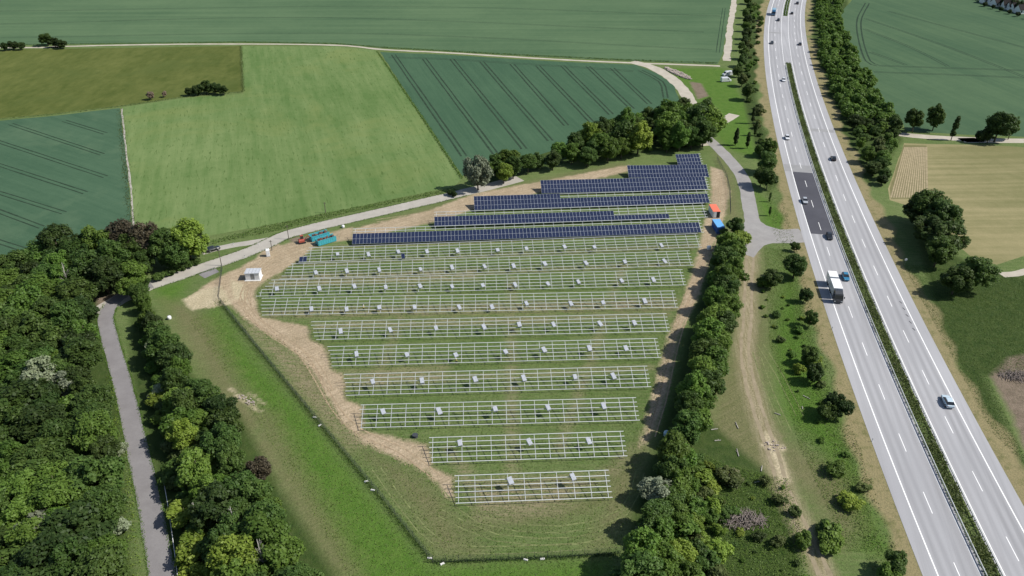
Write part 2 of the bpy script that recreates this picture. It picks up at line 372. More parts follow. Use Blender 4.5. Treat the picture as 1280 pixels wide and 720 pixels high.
f_top = sheet('grain_field_north', [(-1400, G(0,57)[1]), *far((0,57),(60,56),(300,53),(420,55),(480,60),(560,64),(640,69),(720,73),(790,76),(860,79),(897,80),(903,68),(909,30),(914,0)), (G(914,0)[0]+20, 1500), (-1400, 1500)], .004, M['crop_top'])
f_olive = sheet('olive_meadow', [(-500, G(0,62)[1]), *far((0,62),(300,57.5),(304,114),(232,120),(150,132),(75,141),(0,148)), (-450, G(0,150)[1])], .004, M['meadow_olive'])
f_left = sheet('grain_field_west', [(-380, G(0,152)[1]), *far((0,151),(75,144),(150,135),(158,200),(165,283),(120,310),(60,330),(0,345)), (-330, G(0,345)[1])], .004, M['crop_left'])
f_light = sheet('barley_field', far((153,134),(232,122.5),(305,117),(302,57.5),(420,58),(470,63),(520,137),(577,224),(568,233),(500,247),(430,262),(380,272),(320,284),(250,297),(172,300),(162,240)), .004, M['crop_light'])
f_teal = sheet('grain_field_centre', far((475,65),(560,68.5),(640,73.5),(720,78),(795,81),(822,92),(842,106),(849,125),(846,150),(780,160),(700,185),(640,205),(585,216),(578,220),(522,137)), .008, M['crop_teal'])
f_right = sheet('grain_field_east', [*far((1065,0),(1050,18),(1054,40),(1075,85),(1100,125),(1128,152),(1132,164),(1200,168),(1280,171)), (700, G(1280,176)[1]), (1200, 1500), (G(1065,0)[0]+40, 1500)], .004, M['crop_right'])
f_straw = sheet('straw_field', [*far((1130,179),(1160,180),(1220,181),(1280,184)), (420, G(1280,186)[1]), (300, G(1280,322)[1]), *far((1280,320),(1246,331),(1215,322),(1190,300),(1150,262),(1112,250),(1110,236))], .004, M['stubble'])
f_rows = sheet('bare_row_field', far((1130,181),(1158,182),(1160,248),(1114,249),(1112,236),(1122,205)), .008, M['bare_rows'])
rp = G(1112,246)
for k in range(15):      # seed rows of the bare field run away from the camera
    u0 = 1114 + k*3.2; u1 = 1131 + k*1.95
    ribbon('seed_row', [G(u0, 247), G(u1, 184)], .24, .012, M['rowsoil'], f_rows, None)
TRN = [0]
def tram(field, pts, z, half=.38, gap=1.0, mat='cropgap', jit=.08):
    P = smooth_pts(GP(pts), 8); n = len(P); TRN[0] += 1; z = z + (TRN[0] % 16)*.0005
    for s in (-1, 1):
        Q = []
        for i, (x, y) in enumerate(P):
            a = P[max(i-1, 0)]; b = P[min(i+1, n-1)]; L = math.hypot(b[0]-a[0], b[1]-a[1]) or 1
            Q.append((x - s*gap*(b[1]-a[1])/L, y + s*gap*(b[0]-a[0])/L))
        ribbon('tractor_track', Q, half, z, M[mat], field, None, jit)
for p in ([(491.7,68.3),(580,195)], [(530,73),(620,193)], [(565,74),(640,167),(655,186)], [(602,77),(640,121),(688,176)], [(640,80),(708,157)], [(672,82),(740,153)], [(703,82),(764,143)], [(735,83),(790,136)], [(765,85),(812,130)], [(800,88),(826,102),(832,122)]):
    tram(f_teal, p, .012, .42, 1.05)
for p in ([(-20,171),(132,221)], [(13,155),(128,193)], [(80,151),(132,167)], [(-20,200),(107,241)], [(-20,257),(52,284)], [(-20,296),(45,317)], [(-20,235),(80,266)]):
    tram(f_left, p, .008, .30, .95)
tram(f_teal, [(486,71.5),(560,74),(640,79),(720,84),(792,89)], .0125, .3, 1.05)
tram(f_right, [(1084,4),(1074,25),(1076,50),(1085,76),(1098,82)], .008, .45, 1.3)
for p in ([(1081,23),(1180,57),(1300,104)], [(1080,36),(1140,60),(1185,83)], [(1088,65),(1132,81)], [(1092,90),(1180,93),(1300,98)], [(1098,82),(1185,85),(1250,87),(1320,90)], [(1110,14),(1200,38),(1320,70)]):
    tram(f_right, p, .008, .3, .9)
for p in ([(897,66),(905,10)], [(0,30),(400,22),(880,40)], [(0,47),(450,42),(890,62)], [(0,14),(500,8),(900,20)]):
    tram(f_top, p, .008, .22, .9)

# ------------------------------------------------------------------ tracks and roads
def road_mat(name, c0, c1, scale=.25, bumpd=.03, wear=None):
    t = NT(name); a = t.noise(scale, 6, .65); b = t.noise(3, 6, .7)
    c = t.mix(t.ramp(a, .3, .7), c0, c1); c = t.mix(t.ramp(b, .35, .7, 0, .25), c, tuple(x*.6 for x in c0))
    if wear: c = t.mix(t.ramp(t.noise(.5, 5, .7), .55, .7, 0, .6), c, wear)
    t.bump(b, .4, bumpd); return t.out(c, .9, 0, .2)
M['lane_asphalt'] = road_mat('worn_grey_asphalt', (.19, .18, .18), (.24, .23, .228))
M['road_pale'] = road_mat('pale_country_road', (.33, .31, .27), (.42, .395, .345))
M['track_white'] = road_mat('white_gravel_track', (.37, .335, .27), (.48, .44, .365))
M['track_dirt'] = road_mat('rutted_dirt_track', (.22, .185, .115), (.34, .285, .195), .3, .08, (.13, .135, .055))
M['access'] = road_mat('grey_access_asphalt', (.255, .245, .235), (.325, .315, .30))
M['concrete'] = None
t = NT('motorway_concrete')
a = t.noise(.03, 4, .5); b = t.noise(4, 6, .7); ln = t.noise(1.0, 4, .6, t.mapping(rad(12), (.9, .012, 1)))
c = t.mix(t.ramp(a, .3, .7), (.325, .325, .335), (.38, .38, .39)); c = t.mix(t.ramp(ln, .48, .68, 0, .5), c, (.25, .25, .255)); c = t.mix(t.ramp(b, .4, .7, 0, .15), c, (.2, .2, .2))
la = t.n('ShaderNodeAttribute'); la.attribute_name = 'lateral'; la = t.math('ABSOLUTE', la.outputs['Fac'])
for ctr, am in ((3.0, .22), (4.7, .22), (6.95, .34), (8.75, .34), (10.9, -.0)):      # tyre-darkened wheel paths of the two lanes
    dd_ = t.math('ABSOLUTE', t.math('SUBTRACT', la, ctr)); k_ = t.ramp(dd_, .15, .75, am, 0); c = t.mix(t.math('MULTIPLY', k_, t.ramp(a, .2, .8, .6, 1.2)), c, (.15, .15, .155))
sp_ = t.noise(.6, 5, .7, t.mapping(rad(12), (.7, .05, 1))); c = t.mix(t.ramp(sp_, .62, .74, 0, .35), c, (.19, .19, .195))
t.bump(b, .3, .01); M['concrete'] = t.out(c, .85, 0, .25)
M['newasphalt'] = road_mat('fresh_dark_asphalt', (.062, .063, .075), (.085, .086, .10), .1, .01)
M['greyband'] = road_mat('grey_joint_band', (.25, .25, .25), (.31, .31, .31))
ribbon('farm_track', smooth_pts([(-700, G(0,59)[1]), *GP([(0,59.5),(60,58.5),(170,56),(300,55),(420,56.5),(480,62),(560,66),(640,71),(720,75.5),(800,79),(860,81),(900,82.5)])], 6), 1.25, .016, M['track_white'], jitter=.25)
ribbon('gravel_bend', smooth_pts(GP([(790,77),(815,84),(838,97),(856,115),(864,132),(868,150),(872,168),(886,182)]), 3), (3.4, 2.6), .020, M['track_white'], jitter=.3)
ribbon('gravel_lane', smooth_pts(GP([(908,76),(910,60),(912,40),(915,20),(918,0),(922,-20)]), 5), 1.9, .016, M['track_white'], jitter=.5)
ribbon('country_road', smooth_pts(GP([(120,392),(150,374),(186,357),(220,346),(240,339),(260,332.5),(300,319),(325,309),(345,299.5),(360,293),(400,282.5),(440,273.2),(500,259.5),(560,245.5),(580,240.5),(620,231),(650,223)]), 4), 2.9, .020, M['road_pale'], jitter=.1)
ribbon('driveway', smooth_pts(GP([(252,316),(264,312.5),(290,307),(315,303),(338,299)]), 2), 1.6, .016, M['road_pale'], jitter=.1)
sheet('asphalt_apron', GP([(247,342),(268,334),(274,340),(256,348)]), .024, M['lane_asphalt'], jitter=.1, step=2)
ribbon('narrow_lane', smooth_pts(GP([(190,356),(160,366),(140,380),(132,398),(139,430),(152,475),(165,530),(176,580),(187,630),(196,680),(205,730),(214,800),(222,900)]), 3), (1.85, 2.35), .028, M['lane_asphalt'], jitter=.12)
ribbon('access_road', smooth_pts(GP([(868,160),(890,178),(912,200),(929,224),(936,252),(942,280),(955,296),(985,297),(1006,296)]), 3), 2.5, .024, M['access'], jitter=.15)
sheet('access_junction', GP([(932,262),(944,272),(958,282),(975,287),(998,286),(1012,303),(985,304),(966,304),(955,307),(948,314),(942,322),(930,318),(931,300),(930,282)]), .028, M['access'], jitter=.2, step=1.5)
ribbon('paved_layby', smooth_pts(GP([(884,153),(902,152),(918,143)]), 2), 2.6, .020, M['track_white'], jitter=.1)
ribbon('east_road', smooth_pts([*GP([(1112,166),(1140,169.5),(1180,172.5),(1230,174.5),(1280,176)]), (520, G(1280,178)[1])], 4), 2.6, .012, M['track_white'], jitter=.1)
ribbon('east_path', smooth_pts(GP([(1252,344),(1268,342),(1300,336)]), 2), 1.4, .010, M['track_white'], jitter=.3)
ribbon('field_edge_path', smooth_pts(GP([(152,136),(158,190),(164,240),(167,284)]), 4), .32, .012, M['road_pale'], jitter=.2)
TRK = [(938,308),(936,350),(934,400),(931,440),(938,480),(950,520),(964,560),(980,610),(1003,660),(1022,700),(1040,740),(1075,820)]
tp_ = smooth_pts(GP(TRK), 3); ruts = []
dtk = ribbon('dirt_track', [(x-1.0, y) for x, y in tp_], .42, .008, M['track_dirt'], jitter=.16)
ribbon('wheel_rut', [(x+1.0, y) for x, y in tp_], .42, .009, M['track_dirt'], dtk, None, jitter=.16)

road = hw_strip('motorway_west', -MED-LANE-SHO, -MED+.75, .030, M['concrete'])
roade = hw_strip('motorway_east', MED-.75, MED+LANE+SHO, .030, M['concrete'])
def ypix(u, v): return G(u, v)[1]
ys_gap = list(np.linspace(ypix(985,79), ypix(985,20), 20))
hw_strip('paved_median_gap', -MED+.74, MED-.74, .027, M['concrete'], ys_gap)
y0, y1 = ypix(1036,295), ypix(1000,217)
hw_strip('asphalt_patch', -MED-LANE-.05, -MED+.1, .034, M['newasphalt'], list(np.linspace(y0, y1, 24)), road, None)
hw_strip('repair_band', -MED-LANE-SHO+.2, -MED+.3, .034, M['greyband'], list(np.linspace(y1+.1, ypix(1000,208), 6)), road, None)
for (ya, yb, o0, o1, par) in ((ypix(1020,163.5), ypix(1020,160), MED-.3, MED+LANE+SHO-.5, roade), (ypix(970,42.5), ypix(970,41), -MED-LANE, -MED, road)):
    hw_strip('expansion_joint', o0, o1, .034, M['greyband'], list(np.linspace(ya, yb, 3)), par, None)
ys_l = [v for v in HWY if -50 < v < 900]
for par, sgn in ((road, -1), (roade, 1)):
    for o, wd in ((sgn*MED, .09), (sgn*(MED+LANE), .13)):
        hw_strip('edge_line', o-wd, o+wd, .040, M['marking'], ys_l, par, None)
    yy = 76.0 + (0 if sgn < 0 else 7.5)
    while yy < 640:
        hw_strip('lane_dash', sgn*(MED+LANE/2)-.085, sgn*(MED+LANE/2)+.085, .040, M['marking'], [yy, yy+2.9, yy+5.8], par, None); yy += 17.6
for k in range(5):       # tyre marks on the east carriageway
    q = hw(ypix(1140,408)+k*3.4, MED+LANE-.9)
    bx(-.12, .12, -.6, .6, 0, .004).build('tyre_mark', M['black'], roade, (*q, .034), (0, 0, .2))
# ------------------------------------------------------------------ solar racks
TILT0 = rad(18); SL = 6.15; SLP = 6.5; ZB = .80; ZT = ZB + SL*math.sin(TILT0); TILT = TILT0
ORD = ['nearest', 'second', 'third', 'fourth', 'fifth', 'sixth', 'seventh', 'eighth', 'ninth', 'tenth', 'eleventh', 'twelfth', 'thirteenth', 'fourteenth', 'fifteenth', 'sixteenth']
unit = bx(-.5, .5, -.5, .5, -.5, .5).mesh('bar', M['steel'])
unit_r = bx(-.5, .5, -.5, .5, -.5, .5).mesh('bar_rafter', M['steel'])
post_m = MB().box(-.05, .05, -.06, -.045, 0, 1).box(-.05, .05, .045, .06, 0, 1).box(-.006, .006, -.045, .045, 0, 1).mesh('post', M['post'])
mw, mh, mt_ = 1.134, 2.14, .035
def module_mesh():
    m = MB(); b = .034; m.box(-mw/2, mw/2, 0, mh, 0, mt_)
    me = m.mesh('module', M['alu']); me.materials.append(M['cells'])
    bm = bmesh.new(); bm.from_mesh(me)
    top = max(bm.faces, key=lambda f: f.calc_center_median().z); bmesh.ops.inset_region(bm, faces=[top], thickness=b, depth=-.004); top.material_index = 1
    bm.to_mesh(me); bm.free(); return me
mod_me = module_mesh()
rows = []          # (left top px, right top px, left bottom shift)
TLs = [(568.3,594.3),(536.7,546.7),(450,505.9),(430,467.7),(410,433),(388,402),(326.7,372.7)]
TRs = [(760.7,587.3),(779.3,538.7),(795,496.7),(809,457.3),(821.7,422.7),(833,391.7),(843.3,363.3),(853,336.7),(861.7,313.3),(871.7,291.7)]
BLx = [569.3, 538, 450, 431.7, 415, 395, 326.7]; BLv = [629, 578, 536, 494.3, 458, 423, 394]
for i in range(16):
    if i < 7:
        A = G(*TLs[i], ZT); B = G(*TRs[i], ZT); bl = G(BLx[i], BLv[i], ZB)[0]
    else:
        if i < 10: B = G(*TRs[i], ZT); lt, lb = (((340,349.8),(319,370)), ((363,329.6),(350,348)), ((386,309.5),(373,327)))[i-7]; xl = G(*lt, ZT)[0]; bl = G(*lb, ZB)[0]
        else:
            j = i-10; br_ = ((880,290.5),(885,271.5),(889,253.5),(888,237),(887,221.5),(880,207))[j]; lb = ((440,305.5),(543,283.5),(593,263),(677,242),(786,222.5),(848,208))[j]
            a0, b0 = G(*lb, ZB), G(*br_, ZB); rr_ = math.atan2(b0[1]-a0[1], b0[0]-a0[0]); dp = SLP*math.cos(rad(23))
            A = (a0[0]-math.sin(rr_)*dp, a0[1]+math.cos(rr_)*dp); B = (b0[0]-math.sin(rr_)*dp, b0[1]+math.cos(rr_)*dp); xl = bl = a0[0]
        if i < 10: A = G(*lt, ZT)
    rows.append((A, B, bl))
racks = []
for i, (A, B, bl) in enumerate(rows):
    if i >= 10: SL = SLP
    TILT = rad(23) if i >= 10 else TILT0; DEP = SL*math.cos(TILT)
    L = math.hypot(B[0]-A[0], B[1]-A[1]); rz = math.atan2(B[1]-A[1], B[0]-A[0])
    ox, oy = A[0] + math.sin(rz)*DEP, A[1] - math.cos(rz)*DEP
    if i < 10:
        lab = 'nearest and shortest bare steel rack row at the bottom of the site' if i == 0 else f'bare galvanised steel rack row, {ORD[i]} from the front of the site'
    else:
        lab = f'rack row of dark blue solar panels, {ORD[i-10] if i > 10 else "nearest"} of the panelled rows from the front'
        lab = lab.replace('nearest of the panelled rows from the front', 'the nearest panelled row and the longest')
        if i == 15: lab = 'short rack of dark blue solar panels at the far end of the site'
    if i == 9: lab = 'farthest bare steel rack row, with two dark panels at its left end'
    R_ = empty('solar_rack', (ox, oy, 0), rz, lab, 'solar rack', 'solar rack rows')
    bdx = (bl - ox)      # left shift of the lowest purlin
    tl = lambda s: bdx * (1 - s/SL)
    racks.append((R_, ox, oy, rz, L))
    for k in range(6):
        s = .08 + k*(SL-.16)/5; x0 = tl(s) + (random.uniform(-.15, .25) if i < 10 else 0); x1 = L
        link('purlin', unit, R_, ((x0+x1)/2, s*math.cos(TILT), ZB + s*math.sin(TILT)), (TILT, 0, 0), (x1-x0, .135, .09))
    n = max(2, round((L-1.3)/3.22)); xs = [.75 + k*(L-1.5)/n for k in range(n+1)]
    x = xs[0] - (L-1.5)/n
    while x > bdx + .3: xs.insert(0, x); x -= (L-1.5)/n
    for x in xs:
        s0, s1 = .15, SL-.15
        if x < tl(0) and bdx > 0: continue
        if x < 0 and bdx < 0: s1 = max(1.5, SL * (1 - x/bdx))
        sm = (s0+s1)/2
        link('rafter', unit_r, R_, (x, sm*math.cos(TILT)+.03, ZB + sm*math.sin(TILT)-.10), (TILT, 0, 0), (.085, s1-s0, .10))
        for s in (1.3, SL-1.4):
            if s < s1: link('post', post_m, R_, (x, s*math.cos(TILT), 0), (0, 0, 0), (1, 1, ZB + s*math.sin(TILT) - .14))
    def u2x(u):     # photograph column -> distance along this row
        a = G(u, 0 + (305 - (i-10)*17), ZB+1); return (a[0]-ox)/math.cos(rz)
    if i >= 10:
        nc = int((L-.05)/1.156)
        for k in range(3):
            for q in range(nc):
                x = .6 + q*1.156
                if i == 10 and k == 2: continue
                if i == 11 and (k == 2 or x > (u2x(845) if k == 0 else u2x(773))): continue
                if i == 12 and k == 2 and x > u2x(704): continue
                s = .02 + k*2.165
                link('module', mod_me, R_, (x, s*math.cos(TILT) - .06*math.sin(TILT), ZB + s*math.sin(TILT) + .06*math.cos(TILT)), (TILT, 0, 0))
    if i == 9:
        for q in range(2):
            s = .15; link('module', mod_me, R_, (bdx + .8 + q*1.16, s*math.cos(TILT)-.02, ZB + s*math.sin(TILT) + .055), (TILT, 0, 0))
TILT = TILT0
# stacks of wrapped modules resting on the purlins
PAL = [[(638,601),(716,597)], [(575,554),(661.7,552),(736,550.5)], [(479,514),(549,513),(619,511),(685,509),(754.5,507)],
 [(466,476),(527.5,475),(594,473),(654.7,471.5),(718.7,470),(766.7,469)], [(445.7,441.5),(508.7,441.5),(569.7,441),(632,438),(680,436),(736.7,434),(782.5,433.5)],
 [(425.7,411.7),(487.7,410),(545,408),(605,407),(649,404.7),(692,404),(750,403),(793,402)],
 [(389,383),(433,382.7),(474,381.5),(518,381),(574,380.5),(615,380),(658,377),(713.7,376.7),(754,375.5),(806,374)],
 [(346,359),(399,358),(443,356),(482,356),(525,355),(565,355),(603.5,353.5),(644,353),(685,351.5),(723,350),(777,348.5),(817,347)],
 [(394.7,338),(433.5,336.5),(474,335),(525.5,334),(565,331.7),(605.7,330.7),(642,330),(681,327.5),(732.5,326.5),(781,325),(831,323.5)],
 [(422,316),(460.5,315.5),(498,313),(533.7,312),(571.7,311),(622,310),(658,308),(705.7,306),(743,306),(827,303.5)]]
stack_me = bx(-.58, .58, -1.05, 1.05, .10, .60).mesh('wrapped_modules', M['wrap'], bevel=.04)
pal_me = MB()
for q in (-.5, 0, .5): pal_me.box(q-.07, q+.07, -1.03, 1.03, 0, .05)
for q in (-.9, 0, .9): pal_me.box(-.57, .57, q-.06, q+.06, .05, .095)
pal_me = pal_me.mesh('pallet', M['wood'])
strap_me = MB().box(-.588, .588, -.35, -.31, .09, .628).box(-.588, .588, .31, .35, .09, .628).mesh('strap', M['black'])
def ordn(k, n): return 'leftmost' if k == 0 else 'rightmost' if k == n-1 else ORD[k] + ' from the left'
for i, lst in enumerate(PAL):
    R_, ox, oy, rz, L = racks[i]
    for k, (u, v) in enumerate(lst):
        p = G(u, v+1, 2.1); yl = -(p[0]-ox)*math.sin(rz) + (p[1]-oy)*math.cos(rz); s = min(4.9, max(1.3, yl/math.cos(TILT)))
        z = ZB + s*math.sin(TILT) + .055
        base = Vector((p[0], p[1], z + .0))
        e = empty('module_stack', base, 0, f'white wrapped stack of solar modules, {ordn(k, len(lst))} on the ' + ('nearest' if i == 0 else ORD[i]) + ' rack row', 'module stack', 'module stacks on the bare racks')
        e.rotation_euler = (Matrix.Rotation(rz, 3, 'Z') @ Matrix.Rotation(TILT, 3, 'X') @ Matrix.Rotation(rad(random.uniform(10, 24)), 3, 'Z')).to_euler()
        e.scale = (random.uniform(.75, .9), random.uniform(.62, .9), .85); link('wrapped_modules', stack_me, e, (0, 0, 0), (0, 0, 0), (1, 1, random.uniform(.6, 1.2))); link('pallet', pal_me, e)
# ------------------------------------------------------------------ trees
def leaf_mat(name, c0, c1, trans=.42):
    t = NT(name); a = t.n('ShaderNodeAttribute'); a.attribute_name = 'tint'
    oi = t.n('ShaderNodeObjectInfo').outputs['Random']
    c = t.mix(a.outputs['Fac'], c0, c1)
    hs = t.n('ShaderNodeHueSaturation'); t.l(c, hs.inputs['Color'])
    t.l(t.ramp(oi, 0, 1, .75, 1.25), hs.inputs['Value']); t.l(t.ramp(t.math('FRACT', t.math('MULTIPLY', oi, 7.31)), 0, 1, .49, .512), hs.inputs['Hue'])
    t.out(hs.outputs[0], .55, 0, .25)
    tr = t.n('ShaderNodeBsdfTranslucent'); t.l(hs.outputs[0], tr.inputs[0]); mx = t.n('ShaderNodeMixShader'); mx.inputs[0].default_value = trans
    t.l(t.b.outputs[0], mx.inputs[1]); t.l(tr.outputs[0], mx.inputs[2]); t.l(mx.outputs[0], t.t.nodes['Material Output'].inputs['Surface'])
    return t.m
LM = {'deep': leaf_mat('deep_green_leaves', (0.050, 0.097, 0.020), (0.104, 0.165, 0.035)),
      'mid': leaf_mat('mid_green_leaves', (0.074, 0.140, 0.021), (0.150, 0.240, 0.042)),
      'yellow': leaf_mat('yellow_green_leaves', (0.132, 0.198, 0.023), (0.239, 0.312, 0.052)),
      'grey': leaf_mat('grey_green_willow_leaves', (0.160, 0.192, 0.122), (0.294, 0.326, 0.218)),
      'pale': leaf_mat('pale_blossom_and_leaves', (0.192, 0.250, 0.115), (0.461, 0.512, 0.346)),
      'purple': leaf_mat('purple_brown_leaves', (0.064, 0.058, 0.036), (0.118, 0.095, 0.058)),
      'dark': leaf_mat('very_dark_green_leaves', (0.031, 0.060, 0.015), (0.065, 0.101, 0.023)),
      'brown': leaf_mat('brownish_twigs', (0.166, 0.128, 0.090), (0.307, 0.243, 0.179)),
      'herb': leaf_mat('rough_herbs', (0.064, 0.102, 0.026), (0.173, 0.211, 0.064))}
def leaves(centers, radii, nq, leaf, seed, zmin=None, squash=1.0, flat=.75):
    g = np.random.default_rng(seed); C = np.array(centers, float); R = np.array(radii, float)
    wgt = R**2 / (R**2).sum(); m = int(nq*1.9)
    li = g.choice(len(R), m, p=wgt); D = g.normal(size=(m, 3)); D /= np.linalg.norm(D, axis=1)[:, None]
    rr = R[li] * (.70 + .5*g.uniform(0, 1, m)**1.6); P = C[li] + D * rr[:, None] * np.array([1, 1, squash])
    keep = np.ones(m, bool)
    for c, r in zip(C, R): keep &= (((P - c)/np.array([1, 1, squash]))**2).sum(1) > (r*.66)**2
    if zmin is not None: keep &= P[:, 2] > zmin
    P, D, li = P[keep][:nq], D[keep][:nq], li[keep][:nq]; m = len(P)
    N = D + np.array([0, 0, flat]) + g.normal(size=(m, 3))*.75; N /= np.linalg.norm(N, axis=1)[:, None]
    T = np.cross(N, g.normal(size=(m, 3))); T /= np.linalg.norm(T, axis=1)[:, None]; B = np.cross(N, T)
    a = (leaf * g.uniform(.55, 1.25, m))[:, None]; b = a * g.uniform(.5, .85, m)[:, None]
    V = np.stack([P - T*a, P - B*b + N*a*.18, P + T*a, P + B*b + N*a*.18], 1).reshape(-1, 3)
    lob = g.uniform(0, 1, len(R)); tint = np.clip(.45*lob[li] + .55*g.uniform(0, 1, m), 0, 1)
    return V, tint
def leaf_mesh(name, V, tint, mat):
    m = bpy.data.meshes.new(name); n = len(V)
    m.vertices.add(n); m.vertices.foreach_set('co', V.ravel()); m.loops.add(n); m.loops.foreach_set('vertex_index', np.arange(n))
    m.polygons.add(n//4); m.polygons.foreach_set('loop_start', np.arange(0, n, 4)); m.update(calc_edges=True)
    a = m.attributes.new('tint', 'FLOAT', 'POINT'); a.data.foreach_set('value', np.repeat(tint, 4).astype(np.float32))
    m.materials.append(mat); return m
def crown(kind, seed):
    g = np.random.default_rng(seed)
    if kind == 'broad':   R, z0, z1, nl, rl, nq, lf = 4.0, 1.6, 12.0, 64, (.55, 1.45), 9000, .30
    elif kind == 'mid':   R, z0, z1, nl, rl, nq, lf = 2.6, .7, 7.0, 40, (.4, 1.0), 5200, .24
    elif kind == 'bush':  R, z0, z1, nl, rl, nq, lf = 1.5, .1, 2.6, 22, (.28, .6), 2200, .17
    elif kind == 'column': R, z0, z1, nl, rl, nq, lf = 1.1, .6, 9.0, 34, (.4, .75), 3600, .22
    cs = []; rs = []
    for k in range(nl):
        while 1:
            d_ = g.uniform(-1, 1, 3)
            if .25 < np.linalg.norm(d_) < 1: break
        zc = (z0+z1)/2; hz = (z1-z0)/2
        r = g.uniform(*rl); tz = zc + d_[2]*(hz-r*.8)
        prof = 1.0 if kind == 'bush' else (.75 + .35*math.sin(math.pi*min(1, max(0, (tz-z0)/(z1-z0)))**.8)) if kind != 'column' else (1.05 - .75*((tz-z0)/(z1-z0)))
        cs.append((d_[0]*(R-r*.5)*prof, d_[1]*(R-r*.5)*prof, tz)); rs.append(r * (1 if kind != 'column' else .65+.4*prof))
    V, tn = leaves(cs, rs, nq, lf, seed+100, zmin=.05 if kind == 'bush' else z0*.5)
    tr = MB(); h = z1*.75; tr0 = {'broad': .28, 'mid': .16, 'bush': .06, 'column': .16}[kind]
    tr.tube((0, 0, -.1), (g.uniform(-.2, .2), g.uniform(-.2, .2), h*.45), tr0, tr0*.7); tr.tube((0, 0, h*.42), (g.uniform(-.4, .4), g.uniform(-.4, .4), h), tr0*.7, tr0*.2)
    for c_, r in list(zip(cs, rs))[:9]: tr.tube((0, 0, min(c_[2]*.6, h*.6)), c_, tr0*.35, tr0*.1, 5)
    return leaf_mesh('crown_'+kind, V, tn, LM['mid']), tr.mesh('trunk_'+kind, M['bark'], True), z1
PROTO = {k: [crown(k, 11*j + len(k)*7) for j in range(n)] for k, n in (('broad', 6), ('mid', 5), ('bush', 5), ('column', 3))}
def place_tree(x, y, h, leaf, kind='broad', label=None, group=None, name=None, widen=1.0, cat='tree'):
    cm, tm, z1 = random.choice(PROTO[kind]); s = h / z1
    e = link(name or {'bush': 'bush'}.get(kind, 'tree'), None, None, (x, y, 0), (random.gauss(0, .05), random.gauss(0, .05), random.uniform(0, 6.283)), (s*widen*random.uniform(.82, 1.2), s*widen*random.uniform(.82, 1.2), s))
    tag(e, label, 'bush' if kind == 'bush' and cat == 'tree' else cat, group)
    c = link('crown', cm, e); c.material_slots[0].link = 'OBJECT'; c.material_slots[0].material = LM[leaf]
    link('trunk', tm, e); return e
def tree_px(u, v, h, leaf, kind='broad', label=None, group=None, name=None, widen=1.0, cf=.58):
    x, y = G(u, v, h*cf); return place_tree(x, y, h, leaf, kind, label, group, name, widen)
def poisson(poly, dist, tries=6000, avoid=None):
    P = np.array(poly); lo, hi = P.min(0), P.max(0); pts = []; cell = {}
    for _ in range(tries):
        x, y = random.uniform(lo[0], hi[0]), random.uniform(lo[1], hi[1]); dd = dist*random.uniform(.85, 1.2)
        k = (int(x//dist), int(y//dist))
        if any((x-a)**2+(y-b)**2 < dd*dd for i in (-1, 0, 1) for j in (-1, 0, 1) for a, b in cell.get((k[0]+i, k[1]+j), ())): continue
        if sd_poly(np.array([x]), np.array([y]), poly)[0] < 0: continue
        cell.setdefault(k, []).append((x, y)); pts.append((x, y))
    return pts
def wood(poly_px, zc, dist, hr, mixl, label, group, kinds=('broad',), widen=(1.0, 1.25)):
    for x, y in poisson(GP(poly_px, zc), dist):
        lf = random.choices([m[0] for m in mixl], [m[1] for m in mixl])[0]
        place_tree(x, y, random.uniform(*hr), lf, random.choice(kinds), label[lf], group, None, random.uniform(*widen))
# wood left of the narrow lane
wl = lambda where: {'deep': f'deep green broadleaf tree {where}', 'mid': f'fresh green broadleaf tree {where}', 'yellow': f'yellowish green tree {where}', 'grey': f'grey green tree {where}', 'dark': f'very dark green tree {where}', 'pale': f'pale whitish green tree {where}', 'purple': f'purplish brown tree {where}', 'herb': f'olive green tree {where}', 'brown': f'brownish tree {where}'}
wood([(-25,345),(40,318),(90,330),(100,360),(100,400),(112,470),(122,520),(129,570),(132,620),(132,700),(132,770),(-35,770)], 5, 4.6, (7.5, 11.5),
     [('deep', 6), ('mid', 5), ('yellow', .5), ('dark', 2)], wl('in the dense wood left of the narrow lane'), 'trees of the dense wood left of the lane', ('broad', 'broad', 'mid'), (1.1, 1.5))
wood([(170,385),(182,392),(210,430),(232,468),(278,512),(288,545),(312,595),(330,620),(352,662),(378,702),(400,740),(405,775),(285,775),(276,720),(262,640),(240,580),(216,510),(196,440),(180,405)], 4.5, 4.4, (6, 10.5),
     [('deep', 5), ('mid', 5), ('yellow', 1), ('dark', 1.5)], wl('in the tree belt right of the narrow lane'), 'trees of the belt right of the lane', ('broad', 'mid', 'broad'), (1.0, 1.3))
for x, y in poisson(GP([(168,395),(182,440),(200,510),(214,580),(226,640),(238,720),(246,790),(290,790),(268,700),(250,620),(228,560),(208,490),(190,420)], 1), 2.7):
    lf = random.choices(['mid', 'yellow', 'herb', 'pale', 'deep'], [3, 2, 2, .7, 2])[0]
    place_tree(x, y, random.uniform(1.6, 4.4), lf, 'bush', wl('along the right verge of the narrow lane')[lf].replace(' broadleaf tree', ' bush').replace(' tree', ' bush'), 'bushes along the right verge of the lane', None, random.uniform(1.1, 1.6))
